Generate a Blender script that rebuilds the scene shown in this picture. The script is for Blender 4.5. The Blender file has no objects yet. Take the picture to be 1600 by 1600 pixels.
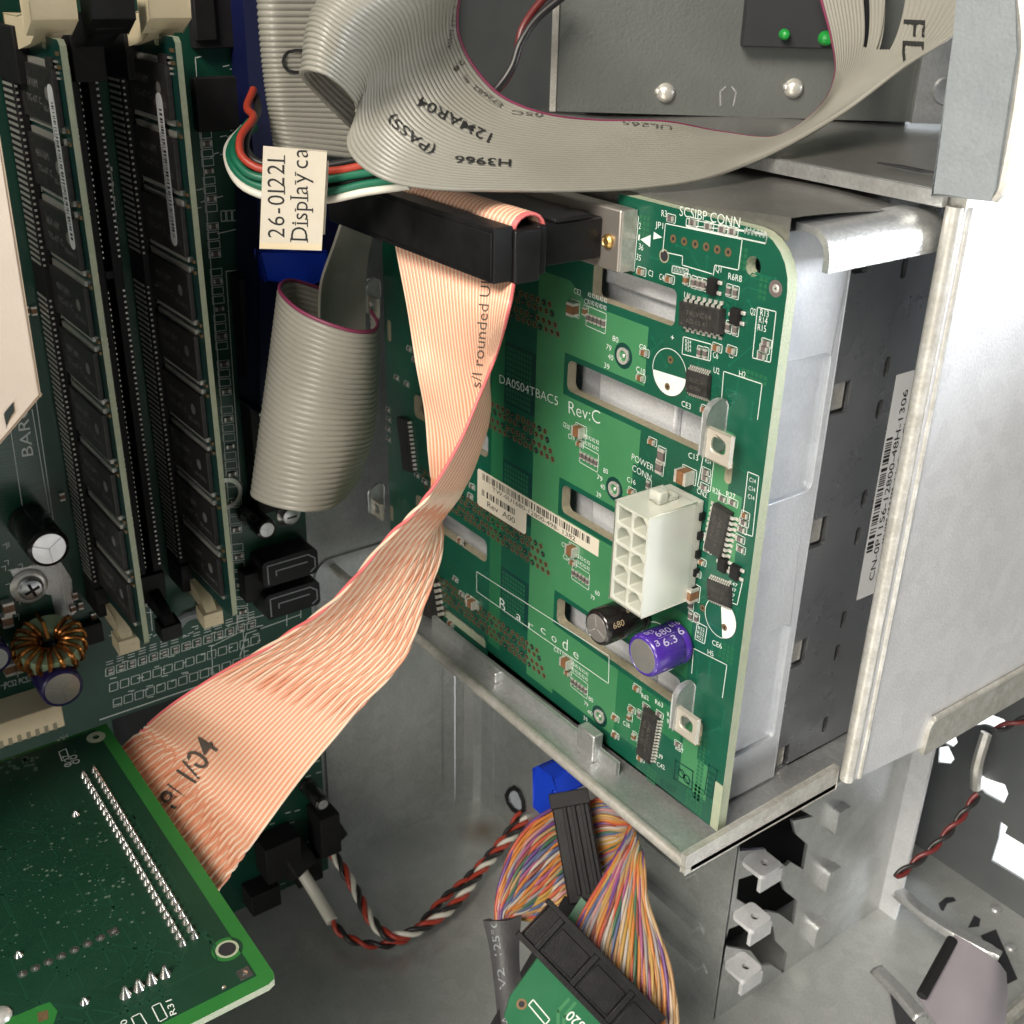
import bpy, math, random
from mathutils import Vector as V, Matrix
from mathutils.geometry import tessellate_polygon
random.seed(7)
R = math.radians
# ------------------------------------------------------------------ camera, world, lamps, exposure
# all builder coordinates are millimetres; x = out of the motherboard, y = towards the case front, z = up
S = 0.001
CAM = V((271, 0, 285)); FPX = 1791.13
AX, AY, AZ = V((0.5906281, 0.3677266, -0.7182865)), V((0.8066658, -0.2456917, 0.5375183)), V((0.0211828, -0.8968906, -0.4417449))
sc = bpy.context.scene
C = sc.collection
cd = bpy.data.cameras.new('camera'); cam = bpy.data.objects.new('camera', cd); C.objects.link(cam); sc.camera = cam
right = V((AX[0], AY[0], AZ[0])); down = V((AX[1], AY[1], AZ[1])); fwd = V((AX[2], AY[2], AZ[2]))
m = Matrix((right, -down, -fwd)).transposed().to_4x4(); m.translation = CAM*S
cam.matrix_world = m
cd.sensor_width = 36; cd.lens = 36*FPX/1600; cd.clip_start = 0.005; cd.clip_end = 50
cd.dof.use_dof = True; cd.dof.focus_distance = 0.235; cd.dof.aperture_fstop = 48
w = bpy.data.worlds.new('World'); sc.world = w; w.use_nodes = True
bg = w.node_tree.nodes['Background']; bg.inputs[0].default_value = (0.74, 0.8, 0.88, 1); bg.inputs[1].default_value = 0.11
def lamp(name, loc, target, size, power, col):
    l = bpy.data.lights.new(name, 'AREA'); l.shape = 'RECTANGLE'; l.size, l.size_y = size[0]*S, size[1]*S
    l.energy = power; l.color = col
    o = bpy.data.objects.new(name, l); C.objects.link(o); o.location = V(loc)*S
    o.rotation_euler = (V(target)-V(loc)).to_track_quat('-Z', 'Y').to_euler(); return o
lamp('room_lamp', (430, -720, 980), (90, 130, 150), (520, 420), 25, (1, 0.92, 0.81))
lamp('side_fill_lamp', (620, -760, 330), (110, 160, 90), (300, 300), 3, (1, 0.95, 0.88))  # weak low fill, added to brighten the walls under the cage
lamp('bench_lamp', (570, 760, 230), (150, 230, 150), (420, 420), 27, (0.92, 0.95, 1))
lamp('hole_fill_lamp', (150, 760, 130), (140, 400, -14), (300, 200), 6, (1, 0.98, 0.95))  # added fill that whitens the bench seen through the panel holes
sc.view_settings.view_transform = 'Standard'; sc.view_settings.look = 'None'
sc.view_settings.exposure = 0; sc.view_settings.gamma = 1; sc.view_settings.use_curve_mapping = False

# ------------------------------------------------------------------ helpers
def at(px, py, x=None, y=None, z=None, d=None):
    a, b = (px-800)/FPX, (py-800)/FPX
    r = V((AX[0]*a+AX[1]*b+AX[2], AY[0]*a+AY[1]*b+AY[2], AZ[0]*a+AZ[1]*b+AZ[2]))
    if d is not None: return CAM + r.normalized()*d
    for i, k in enumerate((x, y, z)):
        if k is not None: return CAM + r*((k-CAM[i])/r[i])
class Frame:
    def __init__(s, o, u, v, w): s.o, s.u, s.v, s.w = V(o), V(u).normalized(), V(v).normalized(), V(w).normalized()
    def P(s, a, b, c=0.): return s.o+s.u*a+s.v*b+s.w*c
    def px(s, px, py, h=0.):
        r = at(px, py, d=1)-CAM; t = (s.o+s.w*h-CAM).dot(s.w)/r.dot(s.w); q = CAM+r*t-s.o
        return (q.dot(s.u), q.dot(s.v))
    def sub(s, a, b, c=0., ang=0.):
        ca, sa = math.cos(ang), math.sin(ang)
        return Frame(s.P(a, b, c), s.u*ca+s.v*sa, s.v*ca-s.u*sa, s.w)
WORLD = Frame((0, 0, 0), (1, 0, 0), (0, 1, 0), (0, 0, 1))
def frame_to(o, w, hint=(0, 0, 1)):
    w = V(w).normalized(); h = V(hint)
    if abs(h.normalized().dot(w)) > .97: h = V((1, 0, 0))
    u = h.cross(w).normalized(); return Frame(o, u, w.cross(u), w)
def spline(pts, n, closed=False):
    P = [V(p) for p in pts]; k = len(P); out = []
    if k == 2: return [P[0].lerp(P[1], i/(n-1)) for i in range(n)]
    def g(i): return P[i] if 0 <= i < k else (P[0]*2-P[1] if i < 0 else P[-1]*2-P[-2])
    L = [0.]
    for i in range(k-1): L.append(L[-1]+max((P[i+1]-P[i]).length, 1e-6))
    for j in range(n):
        t = L[-1]*j/(n-1); i = 0
        while i < k-2 and t > L[i+1]: i += 1
        f = (t-L[i])/(L[i+1]-L[i]); p0, p1, p2, p3 = g(i-1), g(i), g(i+1), g(i+2)
        d1 = (p2-p0)/( (L[i+1]-L[max(i-1,0)]) or 1) if i > 0 else (p2-p1)/(L[i+1]-L[i])
        d2 = (p3-p1)/(L[min(i+2,k-1)]-L[i]) if i < k-2 else (p2-p1)/(L[i+1]-L[i])
        h = L[i+1]-L[i]; f2, f3 = f*f, f*f*f
        out.append(p1*(2*f3-3*f2+1)+d1*h*(f3-2*f2+f)+p2*(-2*f3+3*f2)+d2*h*(f3-f2))
    return out
class MB:
    def __init__(s): s.v, s.f, s.m = [], [], []
    def add(s, vs, fs, mi=0):
        n = len(s.v); s.v += [V(p) for p in vs]
        s.f += [tuple(i+n for i in f) for f in fs]; s.m += [mi]*len(fs)
    def box(s, F, a0, a1, b0, b1, c0, c1, mi=0, taper=0.):
        t = taper
        vs = [F.P(a, b, c) for a, b, c in ((a0,b0,c0),(a1,b0,c0),(a1,b1,c0),(a0,b1,c0),(a0+t,b0+t,c1),(a1-t,b0+t,c1),(a1-t,b1-t,c1),(a0+t,b1-t,c1))]
        s.add(vs, [(3,2,1,0),(4,5,6,7),(0,1,5,4),(1,2,6,5),(2,3,7,6),(3,0,4,7)], mi)
    def plate(s, F, outer, c0, c1, holes=(), mi=0):
        loops = [list(outer)]+[list(h) for h in holes]; vs = []; idx = []
        for L in loops:
            idx.append(range(len(vs), len(vs)+len(L))); vs += [(p[0], p[1]) for p in L]
        tr = tessellate_polygon([[V((p[0], p[1], 0)) for p in L] for L in loops]); n = len(vs)
        tr = [t if ((V(vs[t[1]])-V(vs[t[0]])).cross(V(vs[t[2]])-V(vs[t[0]]))) > 0 else t[::-1] for t in tr]
        s.add([F.P(a, b, c1) for a, b in vs]+[F.P(a, b, c0) for a, b in vs],
              [tuple(t) for t in tr]+[tuple(i+n for i in t[::-1]) for t in tr]+
              [q for r_ in idx for q in [((r_[i], r_[i]+n, r_[(i+1) % len(r_)]+n, r_[(i+1) % len(r_)]))[::-1] for i in range(len(r_))]], mi)
    def sheet(s, F, outer, c, mi=0):
        tr = tessellate_polygon([[V((p[0], p[1], 0)) for p in outer]])
        tr = [t if ((V(outer[t[1]][:2])-V(outer[t[0]][:2])).cross(V(outer[t[2]][:2])-V(outer[t[0]][:2]))) > 0 else t[::-1] for t in tr]
        s.add([F.P(a, b, c) for a, b in outer], [tuple(t) for t in tr], mi)
    def rect(s, F, a0, a1, b0, b1, c, mi=0): s.sheet(F, [(a0,b0),(a1,b0),(a1,b1),(a0,b1)], c, mi)
    def line(s, F, pts, wd, c, mi=0, closed=False):
        pts = [V((p[0], p[1])) for p in pts]; k = len(pts)
        for i in range(k if closed else k-1):
            a, b = pts[i], pts[(i+1) % k]; d = b-a
            if d.length < 1e-6: continue
            d = d.normalized(); n = V((-d[1], d[0]))*wd/2; e = d*wd/2
            s.add([F.P(*(a-e-n), c), F.P(*(b+e-n), c), F.P(*(b+e+n), c), F.P(*(a-e+n), c)], [(0,1,2,3)], mi)
    def cyl(s, F, a, b, r, c0, c1, n=20, mi=0, r1=None, top=None):
        r1 = r if r1 is None else r1
        vs = [F.P(a+r*math.cos(2*math.pi*i/n), b+r*math.sin(2*math.pi*i/n), c0) for i in range(n)]+[F.P(a+r1*math.cos(2*math.pi*i/n), b+r1*math.sin(2*math.pi*i/n), c1) for i in range(n)]
        s.add(vs, [(i, (i+1) % n, n+(i+1) % n, n+i) for i in range(n)]+[tuple(range(n))[::-1]], mi)
        k = len(s.v); s.f.append(tuple(range(k-n, k))); s.m.append(mi if top is None else top)
    def ring(s, F, a, b, r0, r1, c, n=24, mi=0, t0=0., t1=2*math.pi):
        full = abs(t1-t0-2*math.pi) < 1e-6; k = n if full else n+1; vs = []
        for i in range(k):
            t = t0+(t1-t0)*i/n
            vs += [F.P(a+r0*math.cos(t), b+r0*math.sin(t), c), F.P(a+r1*math.cos(t), b+r1*math.sin(t), c)]
        s.add(vs, [(2*i, 2*i+1, 2*((i+1) % k)+1, 2*((i+1) % k)) for i in range(n)], mi)
    def disc(s, F, a, b, r, c, n=24, mi=0, t0=0., t1=2*math.pi):
        s.sheet(F, [(a+r*math.cos(t0+(t1-t0)*i/n), b+r*math.sin(t0+(t1-t0)*i/n)) for i in range(n if t1-t0 > 6.28 else n+1)], c, mi)
    def lathe(s, F, a, b, prof, n=28, mi=0, mis=None):
        vs = []
        for r, c in prof: vs += [F.P(a+r*math.cos(2*math.pi*i/n), b+r*math.sin(2*math.pi*i/n), c) for i in range(n)]
        for k in range(len(prof)-1):
            s_ = [(k*n+i, k*n+(i+1) % n, (k+1)*n+(i+1) % n, (k+1)*n+i) for i in range(n)]
            s.add([], [], 0); base = 0
            if k == 0: b0 = len(s.v); s.v += vs
            s.f += [tuple(q+b0 for q in f) for f in s_]; s.m += [mi if mis is None else mis[k]]*n
    def tube(s, path, r, n=8, mi=0, cap=True, rs=None):
        k = len(path); up = None; vs = []
        for i in range(k):
            t = (path[min(i+1, k-1)]-path[max(i-1, 0)])
            t = t.normalized() if t.length > 1e-9 else V((0, 0, 1))
            if up is None:
                up = V((0, 0, 1)) if abs(t.z) < .9 else V((1, 0, 0))
            x = (up-t*up.dot(t)).normalized(); y = t.cross(x); up = x
            rr = r if rs is None else rs[i]
            vs += [path[i]+(x*math.cos(2*math.pi*j/n)+y*math.sin(2*math.pi*j/n))*rr for j in range(n)]
        fs = [(i*n+j, i*n+(j+1) % n, (i+1)*n+(j+1) % n, (i+1)*n+j) for i in range(k-1) for j in range(n)]
        if cap: fs += [tuple(range(n))[::-1], tuple(range((k-1)*n, k*n))]
        s.add(vs, fs, mi)
    def ball(s, p, r, n=12, mi=0, F=WORLD, sq=(1, 1, 1)):
        prof = [(max(math.sin(math.pi*i/8), 1e-3)*r, -math.cos(math.pi*i/8)*r) for i in range(9)]
        F2 = Frame(p, F.u, F.v, F.w); k0 = len(s.v); s.lathe(F2, 0, 0, prof, n, mi)
        for i in range(k0, len(s.v)):
            q = s.v[i]-F2.o; s.v[i] = F2.o+F2.u*(q.dot(F2.u)*sq[0])+F2.v*(q.dot(F2.v)*sq[1])+F2.w*(q.dot(F2.w)*sq[2])
    def build(s, name, mat, parent=None, smooth=True, ang=35, bevel=0, solid=0):
        mats = mat if isinstance(mat, (list, tuple)) else [mat]
        org = V(parent['o_']) if parent is not None else (V([sum(p[i] for p in s.v)/max(len(s.v), 1) for i in range(3)]))
        me = bpy.data.meshes.new(name); me.from_pydata([((p-org)*S)[:] for p in s.v], [], s.f)
        for mm in mats: me.materials.append(mm)
        if len(mats) > 1: me.polygons.foreach_set('material_index', s.m)
        if smooth:
            me.polygons.foreach_set('use_smooth', [True]*len(s.f)); me.set_sharp_from_angle(angle=R(ang))
        me.update()
        o = bpy.data.objects.new(name, me); C.objects.link(o)
        if parent is not None: o.parent = parent
        else: o.location = org*S
        ORG[o.name] = org; o['o_'] = org[:]
        if solid:
            md = o.modifiers.new('solid', 'SOLIDIFY'); md.thickness = solid*S; md.offset = -1
        if bevel:
            md = o.modifiers.new('bevel', 'BEVEL'); md.width = bevel*S; md.segments = 2; md.limit_method = 'ANGLE'; md.angle_limit = R(40)
        return o
ORG = {}
def tag(o, label=None, cat=None, group=None, kind=None):
    for k, v in (('label', label), ('category', cat), ('group', group), ('kind', kind)):
        if v: o[k] = v
    return o
def thing(name, base, label, cat, group=None):
    o = bpy.data.objects.new(name, None); C.objects.link(o); o.location = V(base)*S; o['o_'] = V(base)[:]
    o.empty_display_size = .01
    return tag(o, label, cat, group)
GLYPH = {}
def glyphs(txt, thin=0.):
    k = (txt, thin)
    if k not in GLYPH:
        cu = bpy.data.curves.new('t', 'FONT'); cu.body = txt; cu.resolution_u = 3; cu.offset = thin
        ob = bpy.data.objects.new('t', cu); me = ob.to_mesh()
        GLYPH[k] = ([(v.co.x, v.co.y) for v in me.vertices], [tuple(p.vertices) for p in me.polygons])
        ob.to_mesh_clear(); bpy.data.objects.remove(ob); bpy.data.curves.remove(cu)
    return GLYPH[k]
def text(mb, F, txt, p0, p1, h, c, mi=0, thin=0., mp=None, sp=None):
    """lettering whose baseline runs from p0 to p1 (frame coordinates), capital height h; mp maps (a, b) to a point"""
    vs, fs = glyphs(txt, thin)
    if not vs: return
    x0, x1 = min(v[0] for v in vs), max(v[0] for v in vs); d = V(p1)-V(p0); L = d.length; d = d/L; n = V((-d[1], d[0]))
    sx = L/(x1-x0); sy = h/0.69
    q = [V(p0)+d*((x-x0)*sx)+n*(y*sy) for x, y in vs]
    mb.add([F.P(a[0], a[1], c) if mp is None else mp(a[0], a[1]) for a in q], fs, mi)
def barcode(mb, F, p0, p1, h, c, n, mi=0, mp=None, seed=1):
    rnd = random.Random(seed); d = V(p1)-V(p0); L = d.length; d = d/L; nn = V((-d[1], d[0])); t = 0
    ws = [rnd.choice((1, 1, 1, 2, 2, 3)) for _ in range(2*n)]; k = L/sum(ws)
    for i in range(n):
        a0, a1 = t*k, (t+ws[2*i])*k; t += ws[2*i]+ws[2*i+1]
        q = [V(p0)+d*a0, V(p0)+d*a1, V(p0)+d*a1+nn*h, V(p0)+d*a0+nn*h]
        mb.add([F.P(a[0], a[1], c) for a in q], [(0, 1, 2, 3)], mi)
def rr(a0, a1, b0, b1, r, n=5):
    out = []
    for cx, cy, t in ((a1-r, b0+r, -90), (a1-r, b1-r, 0), (a0+r, b1-r, 90), (a0+r, b0+r, 180)):
        out += [(cx+r*math.cos(R(t+90*i/n)), cy+r*math.sin(R(t+90*i/n))) for i in range(n+1)]
    return out
def circ(a, b, r, n=16): return [(a+r*math.cos(2*math.pi*i/n), b+r*math.sin(2*math.pi*i/n)) for i in range(n)]

# ------------------------------------------------------------------ materials
def mat(name, col, rough=.5, metal=0., col2=None, nscale=120., namt=.5, bump=0., bscale=900., spec=.5, sss=0., trans=0., coat=0., emit=None, stretch=None, detail=4., speck=0.):
    mt = bpy.data.materials.new(name); mt.use_nodes = True; nt = mt.node_tree; N, L = nt.nodes, nt.links
    p = N['Principled BSDF']; p.inputs['Base Color'].default_value = (*col, 1); p.inputs['Roughness'].default_value = rough
    p.inputs['Metallic'].default_value = metal; p.inputs['Specular IOR Level'].default_value = spec
    if coat: p.inputs['Coat Weight'].default_value = coat; p.inputs['Coat Roughness'].default_value = .15
    if sss: p.inputs['Subsurface Weight'].default_value = sss; p.inputs['Subsurface Radius'].default_value = (.004, .004, .003); p.inputs['Subsurface Scale'].default_value = 1
    if trans: p.inputs['Transmission Weight'].default_value = trans
    if emit: p.inputs['Emission Color'].default_value = (*emit[0], 1); p.inputs['Emission Strength'].default_value = emit[1]
    tc = N.new('ShaderNodeTexCoord'); mp = N.new('ShaderNodeMapping'); L.new(tc.outputs['Object'], mp.inputs[0])
    if stretch: mp.inputs['Scale'].default_value = stretch
    if col2:
        nz = N.new('ShaderNodeTexNoise'); nz.inputs['Scale'].default_value = nscale; nz.inputs['Detail'].default_value = detail; nz.inputs['Roughness'].default_value = .62
        L.new(mp.outputs[0], nz.inputs['Vector'])
        cr = N.new('ShaderNodeValToRGB'); cr.color_ramp.elements[0].position = .5-namt*.3; cr.color_ramp.elements[1].position = .5+namt*.3
        cr.color_ramp.elements[0].color = (*col, 1); cr.color_ramp.elements[1].color = (*col2, 1)
        L.new(nz.outputs[0], cr.inputs[0]); L.new(cr.outputs[0], p.inputs['Base Color'])
        if speck:      # galvanised spangle, grime specks and fine scratches of the metal itself
            vo = N.new('ShaderNodeTexVoronoi'); vo.inputs['Scale'].default_value = 260; L.new(mp.outputs[0], vo.inputs['Vector'])
            n2 = N.new('ShaderNodeTexNoise'); n2.inputs['Scale'].default_value = 1400; n2.inputs['Detail'].default_value = 5; L.new(mp.outputs[0], n2.inputs['Vector'])
            n3 = N.new('ShaderNodeTexNoise'); n3.inputs['Scale'].default_value = 320; n3.inputs['Detail'].default_value = 6; n3.inputs['Roughness'].default_value = .75; L.new(mp.outputs[0], n3.inputs['Vector'])
            r2 = N.new('ShaderNodeMapRange'); r2.inputs[1].default_value = .3; r2.inputs[2].default_value = .75; r2.inputs[3].default_value = 1-speck*.6; r2.inputs[4].default_value = 1+speck*.35; L.new(n2.outputs[0], r2.inputs[0])
            r3 = N.new('ShaderNodeMapRange'); r3.inputs[1].default_value = .66; r3.inputs[2].default_value = .74; r3.inputs[3].default_value = 1; r3.inputs[4].default_value = 1-speck*1.6; L.new(n3.outputs[0], r3.inputs[0])
            sv = N.new('ShaderNodeSeparateColor'); L.new(vo.outputs['Color'], sv.inputs[0])
            r4 = N.new('ShaderNodeMapRange'); r4.inputs[3].default_value = 1-speck*.3; r4.inputs[4].default_value = 1+speck*.2; L.new(sv.outputs[0], r4.inputs[0])
            m1 = N.new('ShaderNodeMath'); m1.operation = 'MULTIPLY'; L.new(r2.outputs[0], m1.inputs[0]); L.new(r3.outputs[0], m1.inputs[1])
            m2 = N.new('ShaderNodeMath'); m2.operation = 'MULTIPLY'; L.new(m1.outputs[0], m2.inputs[0]); L.new(r4.outputs[0], m2.inputs[1])
            vm = N.new('ShaderNodeVectorMath'); vm.operation = 'SCALE'; L.new(cr.outputs[0], vm.inputs[0]); L.new(m2.outputs[0], vm.inputs['Scale']); L.new(vm.outputs[0], p.inputs['Base Color'])
        mr = N.new('ShaderNodeMapRange'); mr.inputs[3].default_value = max(rough-.08, .02); mr.inputs[4].default_value = min(rough+.1, 1)
        L.new(nz.outputs[0], mr.inputs[0]); L.new(mr.outputs[0], p.inputs['Roughness'])
    if bump:
        nb = N.new('ShaderNodeTexNoise'); nb.inputs['Scale'].default_value = bscale; nb.inputs['Detail'].default_value = 3
        L.new(mp.outputs[0], nb.inputs['Vector']); b = N.new('ShaderNodeBump'); b.inputs['Strength'].default_value = bump; b.inputs['Distance'].default_value = .0004
        L.new(nb.outputs[0], b.inputs['Height']); L.new(b.outputs[0], p.inputs['Normal'])
    return mt
M = dict(
 zinc=mat('galvanised_steel', (.54,.55,.55), .36, .8, (.66,.67,.67), 60, .8, .25, 1500, speck=.22),
 zincd=mat('dull_steel', (.45,.475,.475), .34, .7, (.55,.57,.56), 25, 1., .2, 900, speck=.22),
 floorm=mat('floor_steel', (.40,.42,.41), .34, .5, (.50,.515,.50), 14, 1.2, .2, 700, speck=.2),
 edge=mat('cut_edge_steel', (.66,.65,.61), .4, .6, (.5,.48,.43), 300, .6, speck=.2),
 sheet=mat('bright_sheet_steel', (.64,.65,.67), .42, .25, (.72,.73,.75), 40, .9, .35, 1800, speck=.16),
 carrier=mat('carrier_steel', (.60,.63,.67), .36, .45, (.70,.72,.75), 60, .8, .15, 1400, speck=.12),
 paint=mat('grey_paint', (.215,.24,.255), .5, 0, (.25,.275,.29), 90, .8, .35, 1500, speck=.1),
 dark=mat('dark_void', (.012,.013,.016), .7, 0, (.02,.02,.024), 60, .8),
 rubber=mat('black_rubber', (.008,.008,.009), .6, spec=.3),
 black=mat('black_plastic', (.006,.006,.0065), .38, 0, (.011,.011,.012), 200, .8, .12, 2500, spec=.25),
 black2=mat('matt_black_plastic', (.008,.0075,.008), .6, 0, (.014,.013,.014), 250, .8, spec=.3),
 chip=mat('chip_epoxy', (.016,.015,.0145), .45, 0, (.036,.034,.033), 700, .8, .2, 5000),
 mask=mat('green_solder_mask', (.004,.066,.038), .32, 0, (.006,.09,.052), 90, .9, .06, 2500, coat=.3),
 maskl=mat('light_green_solder_mask', (.042,.185,.078), .34, 0, (.053,.215,.092), 70, .9, .06, 2500, coat=.3),
 maskm=mat('mid_green_solder_mask', (.014,.12,.05), .34, 0, (.02,.145,.06), 70, .9, coat=.3),
 maskd=mat('dark_green_solder_mask', (.003,.034,.03), .34, 0, (.004,.046,.036), 90, .9, coat=.3),
 hatch=mat('hatched_copper', (.012,.105,.05), .4, 0, (.018,.125,.055), 300, .9),
 fr4=mat('board_core', (.30,.36,.25), .65, 0, (.38,.40,.29), 500, .8, .5, 2500),
 fr4g=mat('core_brown', (.24,.22,.15), .7, 0, (.34,.31,.22), 600, .8, .5, 2500),
 silk=mat('white_silkscreen', (.72,.76,.72), .6, 0, (.6,.66,.62), 900, .8),
 tin=mat('tin_solder', (.72,.70,.65), .3, .55, (.6,.58,.53), 900, .7),
 gold=mat('gold_plate', (.55,.36,.13), .35, .9, (.42,.27,.1), 700, .7),
 brass=mat('dull_copper', (.3,.2,.1), .45, .6, (.2,.13,.07), 900, .7),
 mlcc=mat('brown_ceramic', (.16,.072,.03), .45, 0, (.22,.11,.05), 800, .8),
 res=mat('resistor_body', (.10,.085,.085), .4, 0, (.16,.13,.12), 900, .8),
 paper=mat('white_label_paper', (.60,.545,.44), .6, 0, (.66,.605,.5), 120, .9),
 label2=mat('white_sticker', (.74,.75,.76), .45, 0, (.68,.69,.7), 120, .9),
 ink=mat('black_ink', (.015,.015,.015), .6),
 inkg=mat('faded_ink', (.075,.07,.06), .6), chipink=mat('chip_marking', (.2,.19,.18), .5),
 nylon=mat('natural_nylon', (.70,.72,.62), .34, 0, (.75,.765,.67), 120, .9, .05, 900, sss=.3, trans=.35),
 ivory=mat('ivory_plastic', (.66,.56,.37), .5, 0, (.72,.62,.43), 120, .8, .1, 1500),
 cream=mat('cream_shroud', (.40,.325,.255), .5, .0, (.45,.37,.29), 50, .8, .1, 1500),
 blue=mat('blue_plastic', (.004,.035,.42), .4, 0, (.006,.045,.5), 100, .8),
 navy=mat('navy_sleeve', (.02,.012,.09), .25),
 purple=mat('purple_sleeve', (.05,.018,.24), .25, 0, (.06,.022,.28), 300, .8),
 blacks=mat('glossy_black_sleeve', (.012,.01,.01), .18),
 alu=mat('can_aluminium', (.66,.66,.66), .3, .85, (.58,.58,.58), 300, .7),
 print=mat('silver_print', (.48,.44,.66), .45),
 printg=mat('gold_print', (.42,.33,.2), .45),
 copper=mat('enamelled_copper', (.5,.2,.05), .25, .85, (.4,.15,.04), 300, .7),
 core=mat('green_ferrite', (.30,.42,.24), .5, 0, (.36,.47,.28), 200, .8),
 grib=mat('grey_cable_pvc', (.235,.228,.195), .36, 0, (.31,.30,.258), 45, 1.3, .08, 1500),
 pinkw=mat('magenta_stripe', (.19,.03,.075), .45),
 w_or=mat('salmon_wire', (.68,.29,.17), .4, 0, (.73,.35,.22), 60, .9),
 w_cr=mat('cream_wire', (.78,.56,.41), .38, 0, (.81,.61,.46), 60, .9),
 w_red=mat('pinkish_red_wire', (.72,.16,.16), .4),
 red=mat('red_wire', (.38,.04,.02), .4), wblk=mat('black_wire', (.016,.015,.015), .4), wwht=mat('white_wire', (.72,.69,.6), .4), wgrn=mat('green_wire', (.008,.13,.07), .4),
 sleeve=mat('grey_heat_shrink', (.05,.05,.053), .55, 0, (.07,.07,.073), 200, .8, .3, 1200),
 lilac=mat('lilac_grey_plastic', (.2,.185,.205), .3, 0, (.24,.22,.245), 60, .9),
 white=mat('white_wall', (.85,.85,.85), .7, emit=((1, .98, .96), 1.1)),
 led=mat('green_led', (.015,.25,.04), .3, emit=((.03, 1, .12), .05)),
)
M['cardd'] = mat('dark_card_mask', (.006,.034,.018), .38, 0, (.010,.048,.025), 60, 1., .2, 3000, coat=.25)
M['cardl'] = mat('bright_card_mask', (.02,.14,.028), .35, 0, (.028,.17,.035), 60, .9, .1, 2500, coat=.3)
M['shell'] = mat('tinned_shell', (.34,.31,.28), .4, .75, (.42,.39,.35), 80, .9)
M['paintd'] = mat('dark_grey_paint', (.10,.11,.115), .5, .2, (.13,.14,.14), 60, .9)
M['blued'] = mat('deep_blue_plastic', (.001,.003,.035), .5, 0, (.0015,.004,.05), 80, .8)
M['dred'] = mat('dark_red_wire', (.12,.015,.015), .4)
M['whitep'] = mat('white_bezel_plastic', (.58,.575,.56), .5)
M['maskmb'] = mat('motherboard_mask', (.003,.044,.027), .34, 0, (.006,.06,.038), 90, .9, .06, 2500, coat=.25)
M['plated'] = mat('dark_plated_steel', (.12,.13,.125), .4, .5, (.165,.175,.165), 20, 1., .15, 1200)

def stain(mt, p, r, col):
    """a rust mark on the metal itself, at a point of the part's own coordinates"""
    nt = mt.node_tree; N, L = nt.nodes, nt.links; P_ = N['Principled BSDF']; src = P_.inputs['Base Color'].links[0].from_socket
    tc = N.new('ShaderNodeTexCoord'); nz = N.new('ShaderNodeTexNoise'); nz.inputs['Scale'].default_value = 90; L.new(tc.outputs['Object'], nz.inputs['Vector'])
    sc_ = N.new('ShaderNodeVectorMath'); sc_.operation = 'DISTANCE'; L.new(tc.outputs['Object'], sc_.inputs[0]); sc_.inputs[1].default_value = p
    ad = N.new('ShaderNodeMath'); ad.operation = 'MULTIPLY_ADD'; L.new(nz.outputs[0], ad.inputs[0]); ad.inputs[1].default_value = r*.8; L.new(sc_.outputs['Value'], ad.inputs[2])
    mr = N.new('ShaderNodeMapRange'); mr.inputs[1].default_value = r*.5; mr.inputs[2].default_value = r*1.5; mr.inputs[3].default_value = .75; mr.inputs[4].default_value = 0; L.new(ad.outputs[0], mr.inputs[0])
    mx = N.new('ShaderNodeMixRGB'); L.new(mr.outputs[0], mx.inputs[0]); L.new(src, mx.inputs[1]); mx.inputs[2].default_value = (*col, 1); L.new(mx.outputs[0], P_.inputs['Base Color'])
q_ = (at(755, 1298, z=0)-V((120, 150, 0)))*S
stain(M['floorm'], q_[:], .009, (.19, .13, .075))
M['via'] = mat('tented_via', (.07,.13,.085), .4, .2, (.16,.22,.17), 900, .8)
M['hookm'] = mat('pale_steel_hook', (.66,.60,.50), .4, .45, (.55,.52,.46), 300, .8)
M['sidew'] = mat('side_wall_steel', (.42,.435,.455), .27, .92, (.48,.49,.51), 60, .8, .1, 1400, speck=.06)
M['plated2'] = mat('smoked_steel', (.28,.275,.26), .3, .8, (.36,.35,.33), 22, 1., .3, 900, speck=.15)
M['joint'] = mat('shiny_solder', (.70,.69,.66), .22, .95, (.55,.54,.5), 1200, .8)
M['trace'] = mat('masked_trace', (.007,.105,.06), .34, 0, (.009,.12,.07), 90, .9, coat=.3)
M['tracec'] = mat('masked_trace_card', (.010,.052,.028), .34, 0, (.013,.06,.033), 90, .9, coat=.3)
# ------------------------------------------------------------------ computer case (setting)
FM = Frame((0, 0, 0), (0, 1, 0), (0, 0, 1), (1, 0, 0))         # motherboard / side planes: a = y, b = z, c = x
FB = Frame((0, 150, 0), (1, 0, 0), (0, 0, 1), (0, -1, 0))      # backplane board face: a = x, b = z, c towards the viewer
FF = Frame((0, 0, 0), (1, 0, 0), (0, 1, 0), (0, 0, 1))         # floor: a = x, b = y
case = thing('computer_case', (120, 150, 0), 'open grey steel computer case, bare metal floor and walls around the boards and cables', 'computer case')
b = MB(); b.plate(FF, [(-9, -260), (330, -260), (330, 308.5), (-9, 308.5)], -1.2, 0); b.build('floor_panel', M['floorm'], case)
b = MB()
b.plate(FM, [(-260, 0), (184, 0), (184, 420), (-260, 420)], -7.2, -6)
b.plate(FM, rr(133, 178, 8, 118, 6), -6, -5.2)
b.build('motherboard_tray', M['zincd'], case, bevel=.5)
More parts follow.
